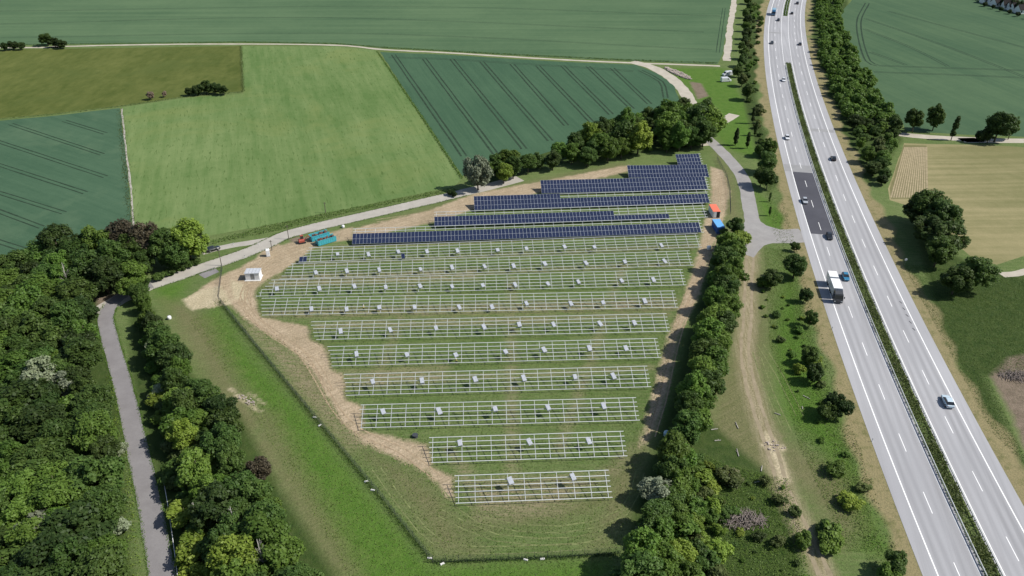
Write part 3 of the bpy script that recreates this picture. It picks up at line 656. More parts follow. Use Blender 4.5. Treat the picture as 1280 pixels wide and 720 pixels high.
# clump by the bend of the country road
for u, v, h, lf, kd, lb in ((68,303,15,'dark','broad','tall dark conifer-like tree at the edge of the teal field'), (48,318,11,'deep','broad','deep green tree left of the tall dark tree'), (92,318,13,'deep','broad','deep green tree right of the tall dark tree'),
    (120,300,14,'mid','broad','fresh green tree left of the purplish trees'), (150,296,14,'purple','broad','left of two purplish brown leaved trees by the country road'), (180,298,15,'purple','broad','right of two purplish brown leaved trees by the country road'), (165,310,12,'deep','broad','deep green tree in front of the purplish trees'),
    (206,306,13,'deep','broad','deep green tree right of the purplish trees'), (232,296,14,'yellow','broad','bright yellowish green tree at the right end of the roadside clump'), (218,316,10,'deep','broad','smaller deep green tree below the bright yellowish tree'), (245,302,9,'dark','mid','dark tree beside the parked car'),
    (140,320,13,'deep','broad','deep green tree behind the lane bend'), (108,332,13,'deep','broad','deep green tree left of the lane bend'), (128,340,12,'dark','broad','dark green tree overhanging the lane bend'), (165,340,9,'mid','broad','fresh green tree right of the lane bend'), (178,325,9,'deep','broad','deep green tree above the country road end'), (160,358,7,'mid','broad','fresh green tree between lane bend and country road'), (174,364,6.5,'deep','broad','deep green tree at the tip between lane and country road'), (178,378,6.5,'mid','broad','fresh green tree at the top of the belt right of the lane'),
    (20,330,11,'deep','broad','deep green tree at the wood edge by the left border'), (75,330,12,'mid','broad','fresh green tree below the tall dark tree')):
    tree_px(u, v, h, lf, kd, lb, 'trees of the roadside clump', None, 1.1)
tree_px(50, 470, 10.5, 'pale', 'broad', 'pale whitish flowering tree in the dense left wood', None, None, 1.15)
tree_px(78, 478, 8, 'grey', 'mid', 'grey green tree beside the pale flowering tree', None, None, 1.2)
tree_px(40, 665, 9, 'grey', 'mid', 'grey green tree low in the dense left wood', None, None, 1.2)
for u, v, lb in ((148,560,'upper pale flowering bush on the left verge of the lane'), (150,655,'lower pale flowering bush on the left verge of the lane'), (135,600,'pale flowering bush set back from the left verge')):
    tree_px(u, v, 3.0, 'pale', 'bush', lb)
tree_px(322, 585, 6.5, 'purple', 'mid', 'dark purplish brown tree at the meadow edge of the tree belt', None, None, 1.2)
for k, v in enumerate((362, 367, 371)): tree_px(188 + k*15 - 6, 347 - k*6 + 4, 2.2, 'deep', 'bush', f'dark clipped bush along the country road, {("first","second","third")[k]} from the left', None, None, 1.3)
for k in range(7): tree_px(196 + k*8.0, 345.5 - k*3.2, 2.0, 'deep', 'bush', f'low hedge bush beside the country road, {ORD[k].replace("nearest","first")} from the left', 'hedge bushes by the country road', 'hedge_bush', 1.3)
# trees behind the panels
tree_px(597, 211, 14, 'grey', 'mid', 'tall silvery grey willow left of the panelled rows', None, 'willow_tree', .95)
for x, y in poisson(GP([(606,234),(640,227),(700,214),(770,202),(850,190),(884,185),(884,160),(862,150),(835,152),(800,161),(760,172),(720,191),(680,205),(640,213),(606,223)]), 5.6):
    q = min(1, max(0, (x+12)/75)); h = random.uniform(5.5, 10.5)*(1-q) + random.uniform(7, 15.5)*q
    lf = random.choices(['deep', 'mid', 'herb', 'dark', 'yellow'], [4, 5, .3, 1.0, .8])[0]
    if abs(x-G(812,182)[0]) < 5 and y < G(812,178)[1]+6: h = 3.5
    place_tree(x, y, h, lf, 'broad' if h > 7 else 'mid', wl('in the row behind the solar panels')[lf], 'trees behind the solar panels', None, random.uniform(.95, 1.25))
for k, (u, v) in enumerate(((563,240),(568,242))): tree_px(u, v, 2.2, 'dark', 'bush', ('left','right')[k] + ' dark bush at the road end beside the grey willow')
# row of trees along the right edge of the site
for u, v, h, lf, kd in ((920,281,6,'deep','mid'),(911,300,7,'mid','mid'),(917,312,7,'mid','mid'),(906,322,8,'deep','mid'),(914,334,8,'mid','broad'),(904,345,8,'mid','broad'),(909,357,7,'deep','mid'),
    (897,372,8,'mid','broad'),(909,383,8,'mid','broad'),(893,396,9,'mid','broad'),(904,404,8,'deep','broad'),(888,418,9,'mid','broad'),(899,428,8,'mid','broad'),(882,440,9,'deep','broad'),(891,452,8,'mid','broad'),(876,464,9,'mid','broad'),(884,476,8,'deep','broad'),(868,488,9,'mid','broad'),(876,500,7,'mid','broad'),
    (860,508,8,'deep','broad'),(868,520,6,'mid','mid'),(856,532,7,'deep','mid'),(842,562,8,'mid','broad'),(856,570,6,'mid','mid'),(840,584,7,'deep','mid'),(850,598,6,'mid','mid'),(818,645,7,'deep','broad'),(828,660,6,'mid','mid'),(806,690,9,'mid','broad'),(826,702,7,'mid','broad'),(800,716,9,'deep','broad'),(845,640,4.5,'mid','mid'),(838,620,5,'deep','mid'),(848,690,5,'yellow','mid'),(862,712,5,'mid','mid')):
    tree_px(u, v, h*1.15, lf, kd, wl('in the tree row along the right edge of the site')[lf], 'trees along the right edge of the site', None, random.uniform(1.0, 1.2))
for x, y in poisson(GP([(905,292),(925,300),(918,345),(914,380),(906,420),(896,460),(884,500),(868,540),(858,580),(848,560),(858,500),(874,440),(888,390),(898,340)]), 3.2):
    lf = random.choices(['mid', 'yellow', 'deep'], [4, 1.2, 2])[0]
    place_tree(x, y, random.uniform(1.8, 5.0), lf, random.choice(('bush', 'mid')), wl('as undergrowth of the site tree row')[lf].replace(' broadleaf tree', ' shrub').replace(' tree as', ' shrub as'), 'undergrowth of the site tree row', 'shrub', random.uniform(1.0, 1.4), 'shrub')
tree_px(821, 612, 6.5, 'grey', 'mid', 'silvery grey willow bush in the tree row right of the nearest rack', None, 'willow_tree', 1.15)
tree_px(806, 666, 4.5, 'grey', 'mid', 'small silvery willow below the larger silvery willow bush', None, 'willow_tree', 1.0)
# scrub between the tree row and the dirt track
for x, y in poisson(GP([(862,560),(905,590),(985,600),(1003,660),(1012,720),(1030,770),(838,770),(862,660)], 1), 3.6):
    lf = random.choices(['mid', 'deep', 'herb', 'yellow', 'grey', 'dark'], [4, 3, 3, 1.5, .6, .8])[0]
    place_tree(x, y, random.choice((.5, .8, 1.2, 1.8, 2.8))*random.uniform(.8, 1.2), lf, 'bush', wl('bush in the scrub left of the dirt track')[lf].replace(' tree bush', ' bush').replace(' broadleaf bush', ' bush'), 'scrub bushes left of the dirt track', None, random.uniform(1.0, 1.4))
for x, y in poisson(GP([(866,565),(892,590),(905,640),(900,720),(905,780),(835,780),(850,690),(850,620)], 1), 3.0):
    lf = random.choices(['mid', 'yellow', 'deep', 'herb'], [4, 2, 2, 1.5])[0]
    place_tree(x, y, random.uniform(1.8, 3.8), lf, 'bush', wl('on the inner side of the site tree row, above the scrub')[lf].replace(' broadleaf tree', ' bush').replace(' tree on', ' bush on'), 'larger bushes between tree row and scrub', None, random.uniform(1.1, 1.5))
# verge trees left of the motorway
for k, (u, v, h, lf, kd, wd, lb) in enumerate(((995,330,8.5,'deep','broad',1.1,'large dark round tree at the access junction by the motorway'), (994,307,3.5,'deep','mid',1.0,'small tree just above the large round verge tree'), (966,346,6,'deep','mid',1.1,'dark tree left of the large round verge tree'),
    (1006,367,5,'dark','mid',.95,'small dark tree below the large round verge tree'), (1014,396,5.5,'deep','mid',.9,'slender dark verge tree beside the truck'), (1013,443,6,'deep','mid',.95,'upper of two slender verge trees in mid verge'), (1018,464,6,'dark','mid',.95,'lower of two slender verge trees in mid verge'),
    (1046,505,6.5,'dark','mid',1.15,'round dark verge tree nearest the motorway edge'), (1036,512,5,'deep','mid',1.0,'small dark tree touching the round verge tree'), (1122,702,5.5,'deep','mid',1.1,'dark verge tree at the bottom edge by the motorway'), (1112,716,4.5,'mid','mid',1.1,'green verge bush at the bottom edge'),
    (955,352,3,'mid','bush',1.2,'bush left of the dark verge trees'), (1040,672,3.4,'mid','bush',1.6,'broad low bush right of the dirt track'), (1036,662,2.6,'deep','bush',1.6,'small low bush right of the dirt track'))):
    tree_px(u, v, h, lf, kd, lb, None, None, wd)
for x, y in poisson(GP([(950,362),(985,370),(1005,420),(990,440),(965,410),(952,385)], .5), 4.4):
    place_tree(x, y, random.uniform(.5, 1.1), random.choice(['mid', 'mid', 'yellow']), 'bush', 'low green bush in the tall grass right of the dirt track', 'low bushes in the verge grass', None, 1.5)
for x, y in poisson(GP([(962,372),(1000,378),(1016,440),(1032,500),(1062,560),(1090,640),(1070,650),(1030,560),(1000,500),(975,440)], .8), 6.0):
    lf = random.choice(['mid', 'deep', 'herb', 'yellow']); place_tree(x, y, random.choice((.7, 1.1, 1.7, 2.6)), lf, 'bush', wl('in the rough grass between dirt track and motorway')[lf].replace(' broadleaf tree', ' shrub').replace(' tree in', ' shrub in'), 'loose shrubs between dirt track and motorway', 'shrub', random.uniform(1.1, 1.8), 'shrub')
# far verge left of the motorway
for u, v, h, lf, kd, lb in ((959,200,9,'deep','broad','upper dark tree of the verge clump above the junction'), (953,218,8,'dark','mid','lower dark tree of the verge clump above the junction'), (961,222,8,'deep','mid','right dark tree of the verge clump above the junction'), (963,182,8,'mid','mid','green tree above the verge clump'), (952,186,6,'deep','mid','small tree left of the verge clump'),
    (921,168,8,'dark','column','left slim tree beside the paved layby'), (936,172,8,'dark','column','right slim tree beside the paved layby'), (963,245,4,'deep','column','upper slim young tree by the junction'), (963,262,4,'deep','column','lower slim young tree by the junction'), (943,142,8,'dark','column','upper slim tree in the far verge'), (945,158,7,'deep','column','lower slim tree in the far verge'),
    (936,112,9,'deep','broad','broad tree beside the white vans'), (928,98,7,'herb','broad','olive tree right of the white vans'), (922,88,6,'deep','mid','dark tree above the white vans')):
    tree_px(u, v, h, lf, kd, lb, 'verge trees north of the junction', None, 1.0)
for k in range(11): tree_px(926 + k*1.1 + random.uniform(-2, 3), 82 - k*8.4, random.uniform(5, 8), random.choice(['deep', 'mid', 'dark', 'brown' if k == 2 else 'deep']), 'mid', f'small tree in the row along the gravel lane, {ORD[k].replace("nearest","first")} from the front', 'trees along the gravel lane', None, 1.0)
for x, y in poisson(GP([(938,5),(952,8),(950,60),(944,110),(972,225),(966,235),(950,170),(934,120),(934,60)], 1), 6.5):
    place_tree(x, y, random.uniform(1.5, 3.5), random.choice(['mid', 'deep', 'herb']), 'bush', 'low bush on the far grass verge left of the motorway', 'bushes of the far motorway verge', None, 1.3)
# tree belt right of the motorway: single trees as far as they can be told apart, beyond that one mass
belt = [(1024,-6),(1052,-6),(1048,22),(1060,52),(1080,86),(1100,116),(1120,146),(1124,170),(1120,195),(1108,220),(1099,224),(1086,196),(1070,165),(1054,130),(1037,95),(1028,60),(1023,25)]
bl_ = wl('in the long tree belt right of the motorway'); fc, fr = [], []
for x, y in poisson(GP(belt, 3.5), 4.9, 9000):
    if y < 335:
        lf = random.choices(['deep', 'mid', 'herb', 'dark'], [5, 4, 1.6, 1.2])[0]
        place_tree(x, y, random.uniform(3.8, 7.2), lf, random.choice(('broad', 'broad', 'mid')), bl_[lf], 'trees of the belt right of the motorway', None, random.uniform(1.15, 1.5))
    else:
        h = random.uniform(3.8, 6.6)
        for k in range(9): q = random.uniform(0, 6.28); rr = random.uniform(0, 2.4); fc.append((x+rr*math.cos(q), y+rr*math.sin(q), h*random.uniform(.45, .85))); fr.append(random.uniform(.9, 1.6))
fv, ft = leaves(fc[:1], fr[:1], 10, .5, 1); V_, T_ = [], []
for k in range(0, len(fc), 9): v_, t_ = leaves(fc[k:k+9], fr[k:k+9], 800, .55, k+5, .2); V_.append(v_); T_.append(np.clip(t_*.7 + random.uniform(-.1, .35), 0, 1))
o = link('far_tree_belt', leaf_mesh('far_tree_belt', np.concatenate(V_), np.concatenate(T_), LM['mid'])); tag(o, 'far end of the long tree belt right of the motorway', 'trees', None, 'stuff')
# big trees on the right
for u, v, h, lf, wd, lb in ((1150,264,9.5,'dark',1.45,'left tree of the large dark grove right of the motorway'), (1162,254,13.5,'deep',1.45,'tallest tree at the top of the large dark grove'), (1180,268,13,'deep',1.35,'right tree of the large dark grove'), (1164,286,10,'dark',1.5,'shaded middle tree of the large dark grove'), (1180,292,12,'deep',1.35,'lower right tree of the large dark grove'), (1174,312,10,'deep',1.35,'lowest tree of the large dark grove'),
    (1220,338,11,'deep',1.2,'right tree of the pair below the large grove'), (1197,346,10,'deep',1.3,'left tree of the pair below the large grove'),
    (1145,148,11,'deep',.95,'left tree of the pair beside the east road'), (1171,144,12,'deep',.9,'right tree of the pair beside the east road'), (1250,154,14,'dark',1.0,'largest spreading tree beside the east road'), (1238,166,8,'dark',1.1,'small tree left of the spreading tree by the east road'), (1266,156,11,'deep',.8,'tree right of the spreading tree by the east road')):
    tree_px(u, v, h, lf, 'broad', lb, None, None, wd)
tree_px(1194, 157, 11, 'dark', 'column', 'slender poplar-like tree beside the east road')
tree_px(1228, 168, 6, 'dark', 'mid', 'low dark bush left of the spreading tree by the east road')
# hedges in the far fields
for u, v, h, lf, lb in ((58,48,7.5,'deep','round tree in the field corner at top left'), (68,52,6,'dark','dark bush left of the pair behind the olive meadow'), (77,54,5.5,'dark','dark bush right of the pair behind the olive meadow'), (5,57,5,'dark','leftmost dark bush on the farm track'), (15,55,5.5,'dark','middle dark bush on the farm track'), (26,56,5,'dark','right dark bush on the farm track'),
    (236,113,4.5,'dark','left bush of the dark clump in the olive meadow'), (246,111,5.5,'dark','second bush of the dark clump in the olive meadow'), (257,107,7,'dark','tallest bush of the dark clump in the olive meadow'), (268,109,6,'dark','fourth bush of the dark clump in the olive meadow'), (279,112,5,'dark','right bush of the dark clump in the olive meadow'),
    (187,118,4.5,'brown','larger brownish bush in the olive meadow'), (206,117,3,'brown','smaller brownish bush in the olive meadow')):
    tree_px(u, v, h, lf, 'mid', lb, None, None, 1.25)
# ------------------------------------------------------------------ ground cover nobody could count
def cover(name, poly_or_pts, n, leaf, hgt, mat, label, cat, seed, pts=None):
    g = np.random.default_rng(seed)
    if pts is None:
        P = np.array(poly_or_pts); lo, hi = P.min(0), P.max(0); q = g.uniform(lo, hi, (n*4, 2)); q = q[sd_poly(q[:, 0], q[:, 1], poly_or_pts) > 0][:n]
    else: q = pts
    m = len(q); z = g.uniform(.05, 1, m)*hgt; P3 = np.column_stack([q, z])
    N = g.normal(size=(m, 3))*.6 + np.array([0, 0, .7]); N /= np.linalg.norm(N, axis=1)[:, None]
    T = np.cross(N, g.normal(size=(m, 3))); T /= np.linalg.norm(T, axis=1)[:, None]; B = np.cross(N, T)
    a = (leaf*g.uniform(.5, 1.3, m))[:, None]; V = np.stack([P3-T*a, P3-B*a*.6, P3+T*a, P3+B*a*.6], 1).reshape(-1, 3)
    o = link(name, leaf_mesh(name, V, g.uniform(0, 1, m), LM[mat])); return tag(o, label, cat, None, 'stuff')
g = np.random.default_rng(3)
def strip_pts(n, y0, y1, o0, o1, clump=1.0):
    yy = y0 + (y1-y0)*g.uniform(0, 1, n)**1.3; yy = yy[g.uniform(0, 1, n) < .35 + .65*(.5+.5*np.sin(yy*.33)*np.sin(yy*.12+1))]; n = len(yy); oo = g.uniform(o0, o1, n) + clump*.3*np.sin(yy*.7)*g.uniform(0, 1, n)
    return np.array([hw(a, b) for a, b in zip(yy, oo)])
ygap0 = ypix(985,79)
cover('median_plants', None, 0, .22, .75, 'herb', 'low green shrubs and grass growing on the motorway median', 'plants', 1, strip_pts(36000, 62, ygap0, -1.25, 1.25))
cover('median_plants', None, 0, .25, .6, 'deep', 'short green growth on the far end of the motorway median', 'plants', 2, strip_pts(3000, ypix(985,20), 640, -1.2, 1.2))
cover('verge_grass', None, 0, .16, .35, 'herb', 'tall dry grass on the verge left of the motorway', 'grass', 5, strip_pts(14000, 66, 330, -MED-LANE-SHO-9, -MED-LANE-SHO-3))
cover('meadow_plants', GP([(1128,330),(1250,345),(1290,350),(1290,470),(1235,470),(1290,590),(1240,540)], 0), 30000, .11, .2, 'deep', 'lush dark grass right of the motorway', 'grass', 8)
cover('scrub_herbs', GP([(850,555),(905,580),(985,600),(1003,660),(1012,720),(1040,790),(800,790),(815,640)], 0), 26000, .13, .5, 'mid', 'dense weeds and nettles in the scrub left of the dirt track', 'weeds', 9)
cover('verge_herbs', GP([(955,310),(985,312),(1015,420),(1075,600),(1105,690),(1060,690),(1000,560),(962,430)], 0), 26000, .11, .25, 'mid', 'tall green weeds between dirt track and motorway', 'weeds', 10)
cover('lane_verge_herbs', GP([(140,470),(152,530),(165,600),(172,660),(178,720),(160,740),(150,600),(132,470)], 0), 3500, .16, .35, 'yellow', 'bright weeds on the left verge of the narrow lane', 'weeds', 11)
cover('roadside_herbs', GP([(262,302),(330,283),(430,262),(565,235),(572,238),(500,253),(430,268),(345,289),(300,298),(265,306)], 0), 9000, .2, .5, 'mid', 'dark green uncut grass between barley field and country road', 'grass', 12)
# ------------------------------------------------------------------ guardrails of the median
def guardrail(off, y0, y1, label):
    e = empty('guardrail', (*hw(y0, off), 0), 0, label, 'guardrail'); o0 = hw(y0, off)
    ys = np.arange(y0, y1, 4.0); m = MB(); rings = []
    for y in ys:
        x, yy = hw(y, off); s_ = .05
        rings.append([(x-o0[0]-s_, yy-o0[1], .46), (x-o0[0]+s_, yy-o0[1], .50), (x-o0[0], yy-o0[1], .61), (x-o0[0]+s_, yy-o0[1], .72), (x-o0[0]-s_, yy-o0[1], .76)])
    m.loft(rings).build('rail', M['steel'], e)
    pm = bx(-.05, .05, -.06, .06, 0, .7).mesh('rail_post', M['grey'])
    for y in ys[::1]:
        if y > 330: break
        x, yy = hw(y, off + (.12 if off < 0 else -.12)); link('rail_post', pm, e, (x-o0[0], yy-o0[1], 0))
guardrail(-1.42, 66, ygap0-2, 'long steel guardrail on the left side of the motorway median')
guardrail(1.42, 66, ygap0-2, 'long steel guardrail on the right side of the motorway median')
guardrail(0, ypix(985,20)+2, 632, 'far short steel guardrail on the median beyond the paved gap')
# ------------------------------------------------------------------ site fence
pan = MB(); W_ = 2.5
for k in range(11): q = k*.25; pan.box(q-.006, q+.006, -.006, .006, .05, 1.75)
for k in range(8): q = .06 + k*.24; pan.box(0, W_, -.007, .007, q-.006, q+.006)
pan = pan.mesh('mesh_panel', M['dgrey']); fpost = MB().tube((0, 0, 0), (0, 0, 1.95), .035, n=6).mesh('fence_post', M['dgrey'])
def fence(pts, label):
    P = GP(pts); e = empty('mesh_fence', (*P[0], 0), 0, label, 'fence')
    for (a, b) in zip(P[:-1], P[1:]):
        L = math.hypot(b[0]-a[0], b[1]-a[1]); n = max(1, round(L/W_)); r = math.atan2(b[1]-a[1], b[0]-a[0])
        for k in range(n):
            x, y = a[0]+(b[0]-a[0])*k/n - P[0][0], a[1]+(b[1]-a[1])*k/n - P[0][1]
            link('mesh_panel', pan, e, (x, y, 0), (0, 0, r), (L/n/W_, 1, 1)); link('fence_post', fpost, e, (x, y, 0))
    link('fence_post', fpost, e, (P[-1][0]-P[0][0], P[-1][1]-P[0][1], 0))
fence([(278,335),(273,375),(330,446),(400,530),(465,608),(541,703)], 'dark wire mesh fence running down the left side of the site')
fence([(541.5,703.5),(620,701),(700,697),(776,692)], 'dark wire mesh fence along the bottom edge of the site')
fence([(896,200),(908,222),(912,240),(913,268)], 'dark wire mesh fence between the site and the access road')
def line_pts(px, n, half, seed):
    g_ = np.random.default_rng(seed); P = np.array(GP(px)); seg = np.linalg.norm(np.diff(P, axis=0), axis=1); c_ = np.cumsum(seg)/seg.sum(); tt = g_.uniform(0, 1, n); i = np.searchsorted(c_, tt)
    lo = np.concatenate([[0], c_])[i]; q = ((tt-lo)/(c_[i]-lo))[:, None]; D = P[i+1]-P[i]; N = np.column_stack([-D[:, 1], D[:, 0]])/np.linalg.norm(D, axis=1)[:, None]
    return P[i] + D*q + N*g_.normal(0, half, n)[:, None]
cover('fence_weeds', None, 0, .12, .32, 'deep', 'strip of tall weeds along the left site fence', 'weeds', 21, line_pts([(274,377),(400,530),(541,703)], 6000, .32, 1))
cover('fence_weeds', None, 0, .12, .3, 'deep', 'strip of tall weeds along the bottom site fence', 'weeds', 22, line_pts([(542,703),(700,697),(776,692)], 2600, .3, 2))
for k, (u, v) in enumerate(((393,522),(400,532),(458,602),(466,613),(537,698),(553,705),(657,700),(678,699))):
    nm = ('first', 'second', 'third', 'fourth', 'fifth', 'sixth', 'seventh', 'eighth')[k]
    m = MB().loft([[(-.45, -.2, 0), (.45, -.2, 0), (.45, .2, 0), (-.45, .2, 0)], [(-.4, -.16, .22), (.4, -.16, .22), (.4, .16, .22), (-.4, .16, .22)]]).box(-.05, .05, -.05, .05, .22, .27)
    o = m.build('concrete_block', M['cfoot'], None, (*G(u, v), 0), (0, 0, random.uniform(-.4, .9)), bevel=.02); tag(o, f'small white concrete block beside the mesh fence, {nm} from the left', 'block', 'concrete blocks by the fence')
# ------------------------------------------------------------------ poles
for u, v, h, lb in ((277,332,5.5,'dark wooden pole where the fence meets the road'), (361,299,5.0,'wooden pole beside the red mini excavator'), (407,266,4.0,'thin pole on the grass bank above the skips'), (340,313,3.6,'thin post behind the white toilet cabin')):
    x, y = G(u, v); m = MB().tube((0, 0, 0), (.05, 0, h), .13, .09, 8); e = empty('utility_pole', (x, y, 0), 0, lb, 'pole'); m.build('shaft', M['pole'], e); bx(-.5, .5, -.05, .05, h-.45, h-.33).build('crossbar', M['pole'], e)
for k, (u, v) in enumerate(((292,306.5),(323.5,306),(306,322),(1012,331),(1040,412),(1090,552))):
    lb = ('left white marker post on the country road island','white marker post at the site entrance road','white marker post below the country road island','white marker post beside the truck','white marker post on the motorway verge by the slender trees','white marker post low on the left motorway verge')[k]
    e = empty('marker_post', (*G(u, v), 0), 0, lb, 'marker post'); MB().loft([[(-.07,-.05,0),(.07,-.05,0),(.07,.05,0),(-.07,.05,0)],[(-.06,-.04,.95),(.06,-.04,1.0),(.06,.04,1.0),(-.06,.04,.95)]]).build('shaft', M['white'], e); bx(-.075,.075,-.055,.055,.68,.84).build('band', M['black'], e)
x, y = G(1130.5, 332); e = empty('road_sign', (x, y, 0), 0, 'white round-headed road sign in the shade of the large grove', 'sign'); MB().tube((0,0,0),(0,0,1.9),.035).build('shaft', M['grey'], e); MB().tube((0,-.02,2.1),(0,.02,2.1),.42,n=18).build('plate', M['white'], e)
# ------------------------------------------------------------------ containers, cabin, toilet
def heading_px(a, b): p, q = G(*a), G(*b); return math.atan2(q[1]-p[1], q[0]-p[0])
def skip(u, v, rz, label, off):
    x, y = G(u, v); x += -math.sin(rz)*off; y += math.cos(rz)*off
    e = empty('skip_container', (x, y, 0), rz, label, 'skip', 'teal skips'); L, W, H_ = 6.2, 2.35, 1.75; w_ = .08
    m = MB().box(0, L, 0, w_, .15, H_).box(0, L, W-w_, W, .15, H_).box(0, w_, w_+.002, W-w_-.002, .15, H_).box(L-w_, L, w_+.002, W-w_-.002, .15, H_-.35).box(w_, L-w_, w_+.002, W-w_-.002, .15, .25)
    m.build('tub', M['teal'], e)
    rb = bx(-.05, .05, -.05, .0, .2, H_-.1).mesh('rib', M['teal'])
    for k in range(8): link('rib', rb, e, (.35 + k*.78, -.003, 0)); link('rib', rb, e, (.35 + k*.78, W+.053, 0))
    r = MB().box(-.04, L+.04, -.06, .10, H_+.002, H_+.12).box(-.04, L+.04, W-.10, W+.06, H_+.002, H_+.12); r.build('rim', M['teal'], e)
    MB().box(.2, L-.2, .3, .5, 0, .147).box(.2, L-.2, W-.5, W-.3, 0, .147).build('skid', M['grey'], e)
    g_ = random.Random(off); h = MB()
    for k in range(46):
        cx, cy, a_ = g_.uniform(.5, L-.6), g_.uniform(.4, W-.4), g_.uniform(0, 3.1); l_ = g_.uniform(.2, .5); z_ = g_.uniform(1.35, 1.95); c_, s_ = math.cos(a_)*l_, math.sin(a_)*min(l_, .3)
        h.add([(cx-c_, cy-s_, .28), (cx+c_, cy-s_, .28), (cx+c_, cy+s_, .28), (cx-c_, cy+s_, .28), (cx-c_*.7, cy-s_*.7, z_), (cx+c_*.7, cy-s_*.6, z_-.15), (cx+c_*.6, cy+s_*.8, z_+.1), (cx-c_*.7, cy+s_*.7, z_-.1)], [(3,2,1,0),(4,5,6,7),(0,1,5,4),(1,2,6,5),(2,3,7,6),(3,0,4,7)])
    o = h.build('skip_contents', M['rust'], None, (x, y, 0), (0, 0, rz)); tag(o, 'brown scrap heaped in the ' + ('front' if off == 0 else 'rear') + ' teal skip', 'scrap')
rzs = heading_px((398.5,308.3), (421,301.5))
skip(398.5, 308.3, rzs, 'teal open skip nearer the racks, filled with brown scrap', 0); skip(395, 307.0, rzs, 'teal open skip on the road side, behind the front skip', 2.75)
def container(u, v, rz, L, W, H_, roofm, wallm, doorm, label, name='container'):
    x, y = G(u, v); e = empty(name, (x, y, 0), rz, label, 'container'); m = MB()
    rings = []; n = int(L/.28)
    for s in (0, 1):      # corrugated long sides
        for k in range(n):
            a, b = k*L/n, (k+1)*L/n; d_ = .04*(k % 2); xx = d_ if s == 0 else W-d_
            m.box(min(xx, xx+(.05 if s == 0 else -.05)), max(xx, xx+(.05 if s == 0 else -.05)), a+.001, b-.001, .16, H_-.1)
    m.build('side_wall', wallm, e)
    bx(.052, W-.052, L-.06, L-.01, .16, H_-.1).build('rear_wall', wallm, e)
    bx(0, W, 0, L, .06, .158).build('floor_frame', M['grey'], e)
    r = bx(-.03, W+.03, -.03, L+.03, H_-.098, H_); r.build('roof', roofm, e)
    for s in (0, 1):
        dr = bx(.06 + s*(W-.12)/2 + .01, .06 + (s+1)*(W-.12)/2 - .01, -.02, .03, .17, H_-.11).build('door', doorm[s], e); MB().tube((.3+s*(W-.6), -.05, .3), (.3+s*(W-.6), -.05, H_-.25), .025, n=6).build('lock_bar', M['grey'], dr)
    return e
container(895.6, 292.6, rad(4), 5.9, 2.5, 2.5, M['skyblue'], M['blue'], (M['blue'], M['blue']), 'deep blue container with a light blue roof by the tree row')
container(890.6, 272.6, rad(2), 5.9, 2.45, 2.4, M['orange'], M['offwhite'], (M['offwhite'], M['black']), 'white container with an orange red roof at the rack ends')
x, y = G(307.3, 350.8); e = empty('site_cabin', (x, y, 0), rad(3), 'white site cabin with pale roof on the sandy yard', 'cabin')
bx(0, 4.1, 0, 2.9, .12, 2.3).build('wall', M['offwhite'], e); bx(-.25, 4.35, -.45, 3.15, 0, .118).build('base_slab', M['cfoot'], e)
rf = bx(-.15, 4.25, -.15, 3.05, 2.303, 2.46).build('roof', plain('pale_grey_roof', (.46, .48, .50), .5), e, bevel=.02)
for k in range(5): bx(.1+k*.95, .16+k*.95, -.1, 3.0, 2.461, 2.50).build('roof_seam', M['grey'], rf)
for k, (a, b, mt) in enumerate(((.15, 1.35, 'white'), (1.55, 2.6, 'grey'), (2.75, 3.95, 'white'))):
    p_ = bx(a, b, -.035, -.002, .3, 2.1).build('door' if k == 1 else 'wall_panel', M[mt], e)
    if k == 1: bx(b-.2, b-.1, -.08, -.036, 1.1, 1.2).build('handle', M['black'], p_)
x, y = G(335.5, 320.0); e = empty('portable_toilet', (x, y, 0), rad(20), 'white portable toilet cabin beside the country road', 'toilet cabin')
bx(-.55, .55, -.55, .55, .1, 2.15).build('wall', M['white'], e); MB().loft([[(-.6,-.6,2.152),(.6,-.6,2.152),(.6,.6,2.152),(-.6,.6,2.152)],[(-.45,-.45,2.36),(.45,-.45,2.36),(.45,.45,2.36),(-.45,.45,2.36)]]).build('roof', M['white'], e); bx(-.58, .58, -.58, .58, 0, .098).build('base', M['grey'], e)
dr = bx(-.38, .38, -.585, -.552, .16, 2.0).build('door', M['offwhite'], e); bx(.2, .3, -.62, -.586, 1.0, 1.08).build('handle', M['black'], dr)
# red mini excavator
x, y = G(378, 303.5); e = empty('mini_excavator', (x, y, 0), rad(25), 'small red tracked excavator left of the teal skips', 'excavator')
for s in (-1, 1):
    m = MB(); pts = [(-.95, .08), (-1.1, .28), (-.95, .48), (.95, .48), (1.1, .28), (.95, .08)]
    m.loft([[(a, s*.72-.2, b) for a, b in pts], [(a, s*.72+.2, b) for a, b in pts]]).build('track', M['black'], e)
MB().loft([[(-1.1,-.8,.55),(.7,-.8,.55),(.7,.8,.55),(-1.1,.8,.55)],[(-1.15,-.78,1.15),(.6,-.78,1.15),(.6,.78,1.15),(-1.15,.78,1.15)],[(-1.0,-.6,1.35),(.4,-.6,1.3),(.4,.6,1.3),(-1.0,.6,1.35)]]).build('body', M['red'], e)
cb = MB().loft([[(-.4,0,1.36),(.6,0,1.36),(.6,.75,1.36),(-.4,.75,1.36)],[(-.3,.05,2.35),(.45,.05,2.35),(.45,.7,2.35),(-.3,.7,2.35)]]).build('cab', M['glass'], e); bx(-.4, .55, 0, .76, 2.352, 2.43).build('cab_roof', M['red'], cb)
MB().tube((.7,-.1,.9),(2.0,-.1,2.3),.14,.11).tube((2.0,-.1,2.3),(2.9,-.1,1.1),.1,.09).build('boom', M['red'], e)
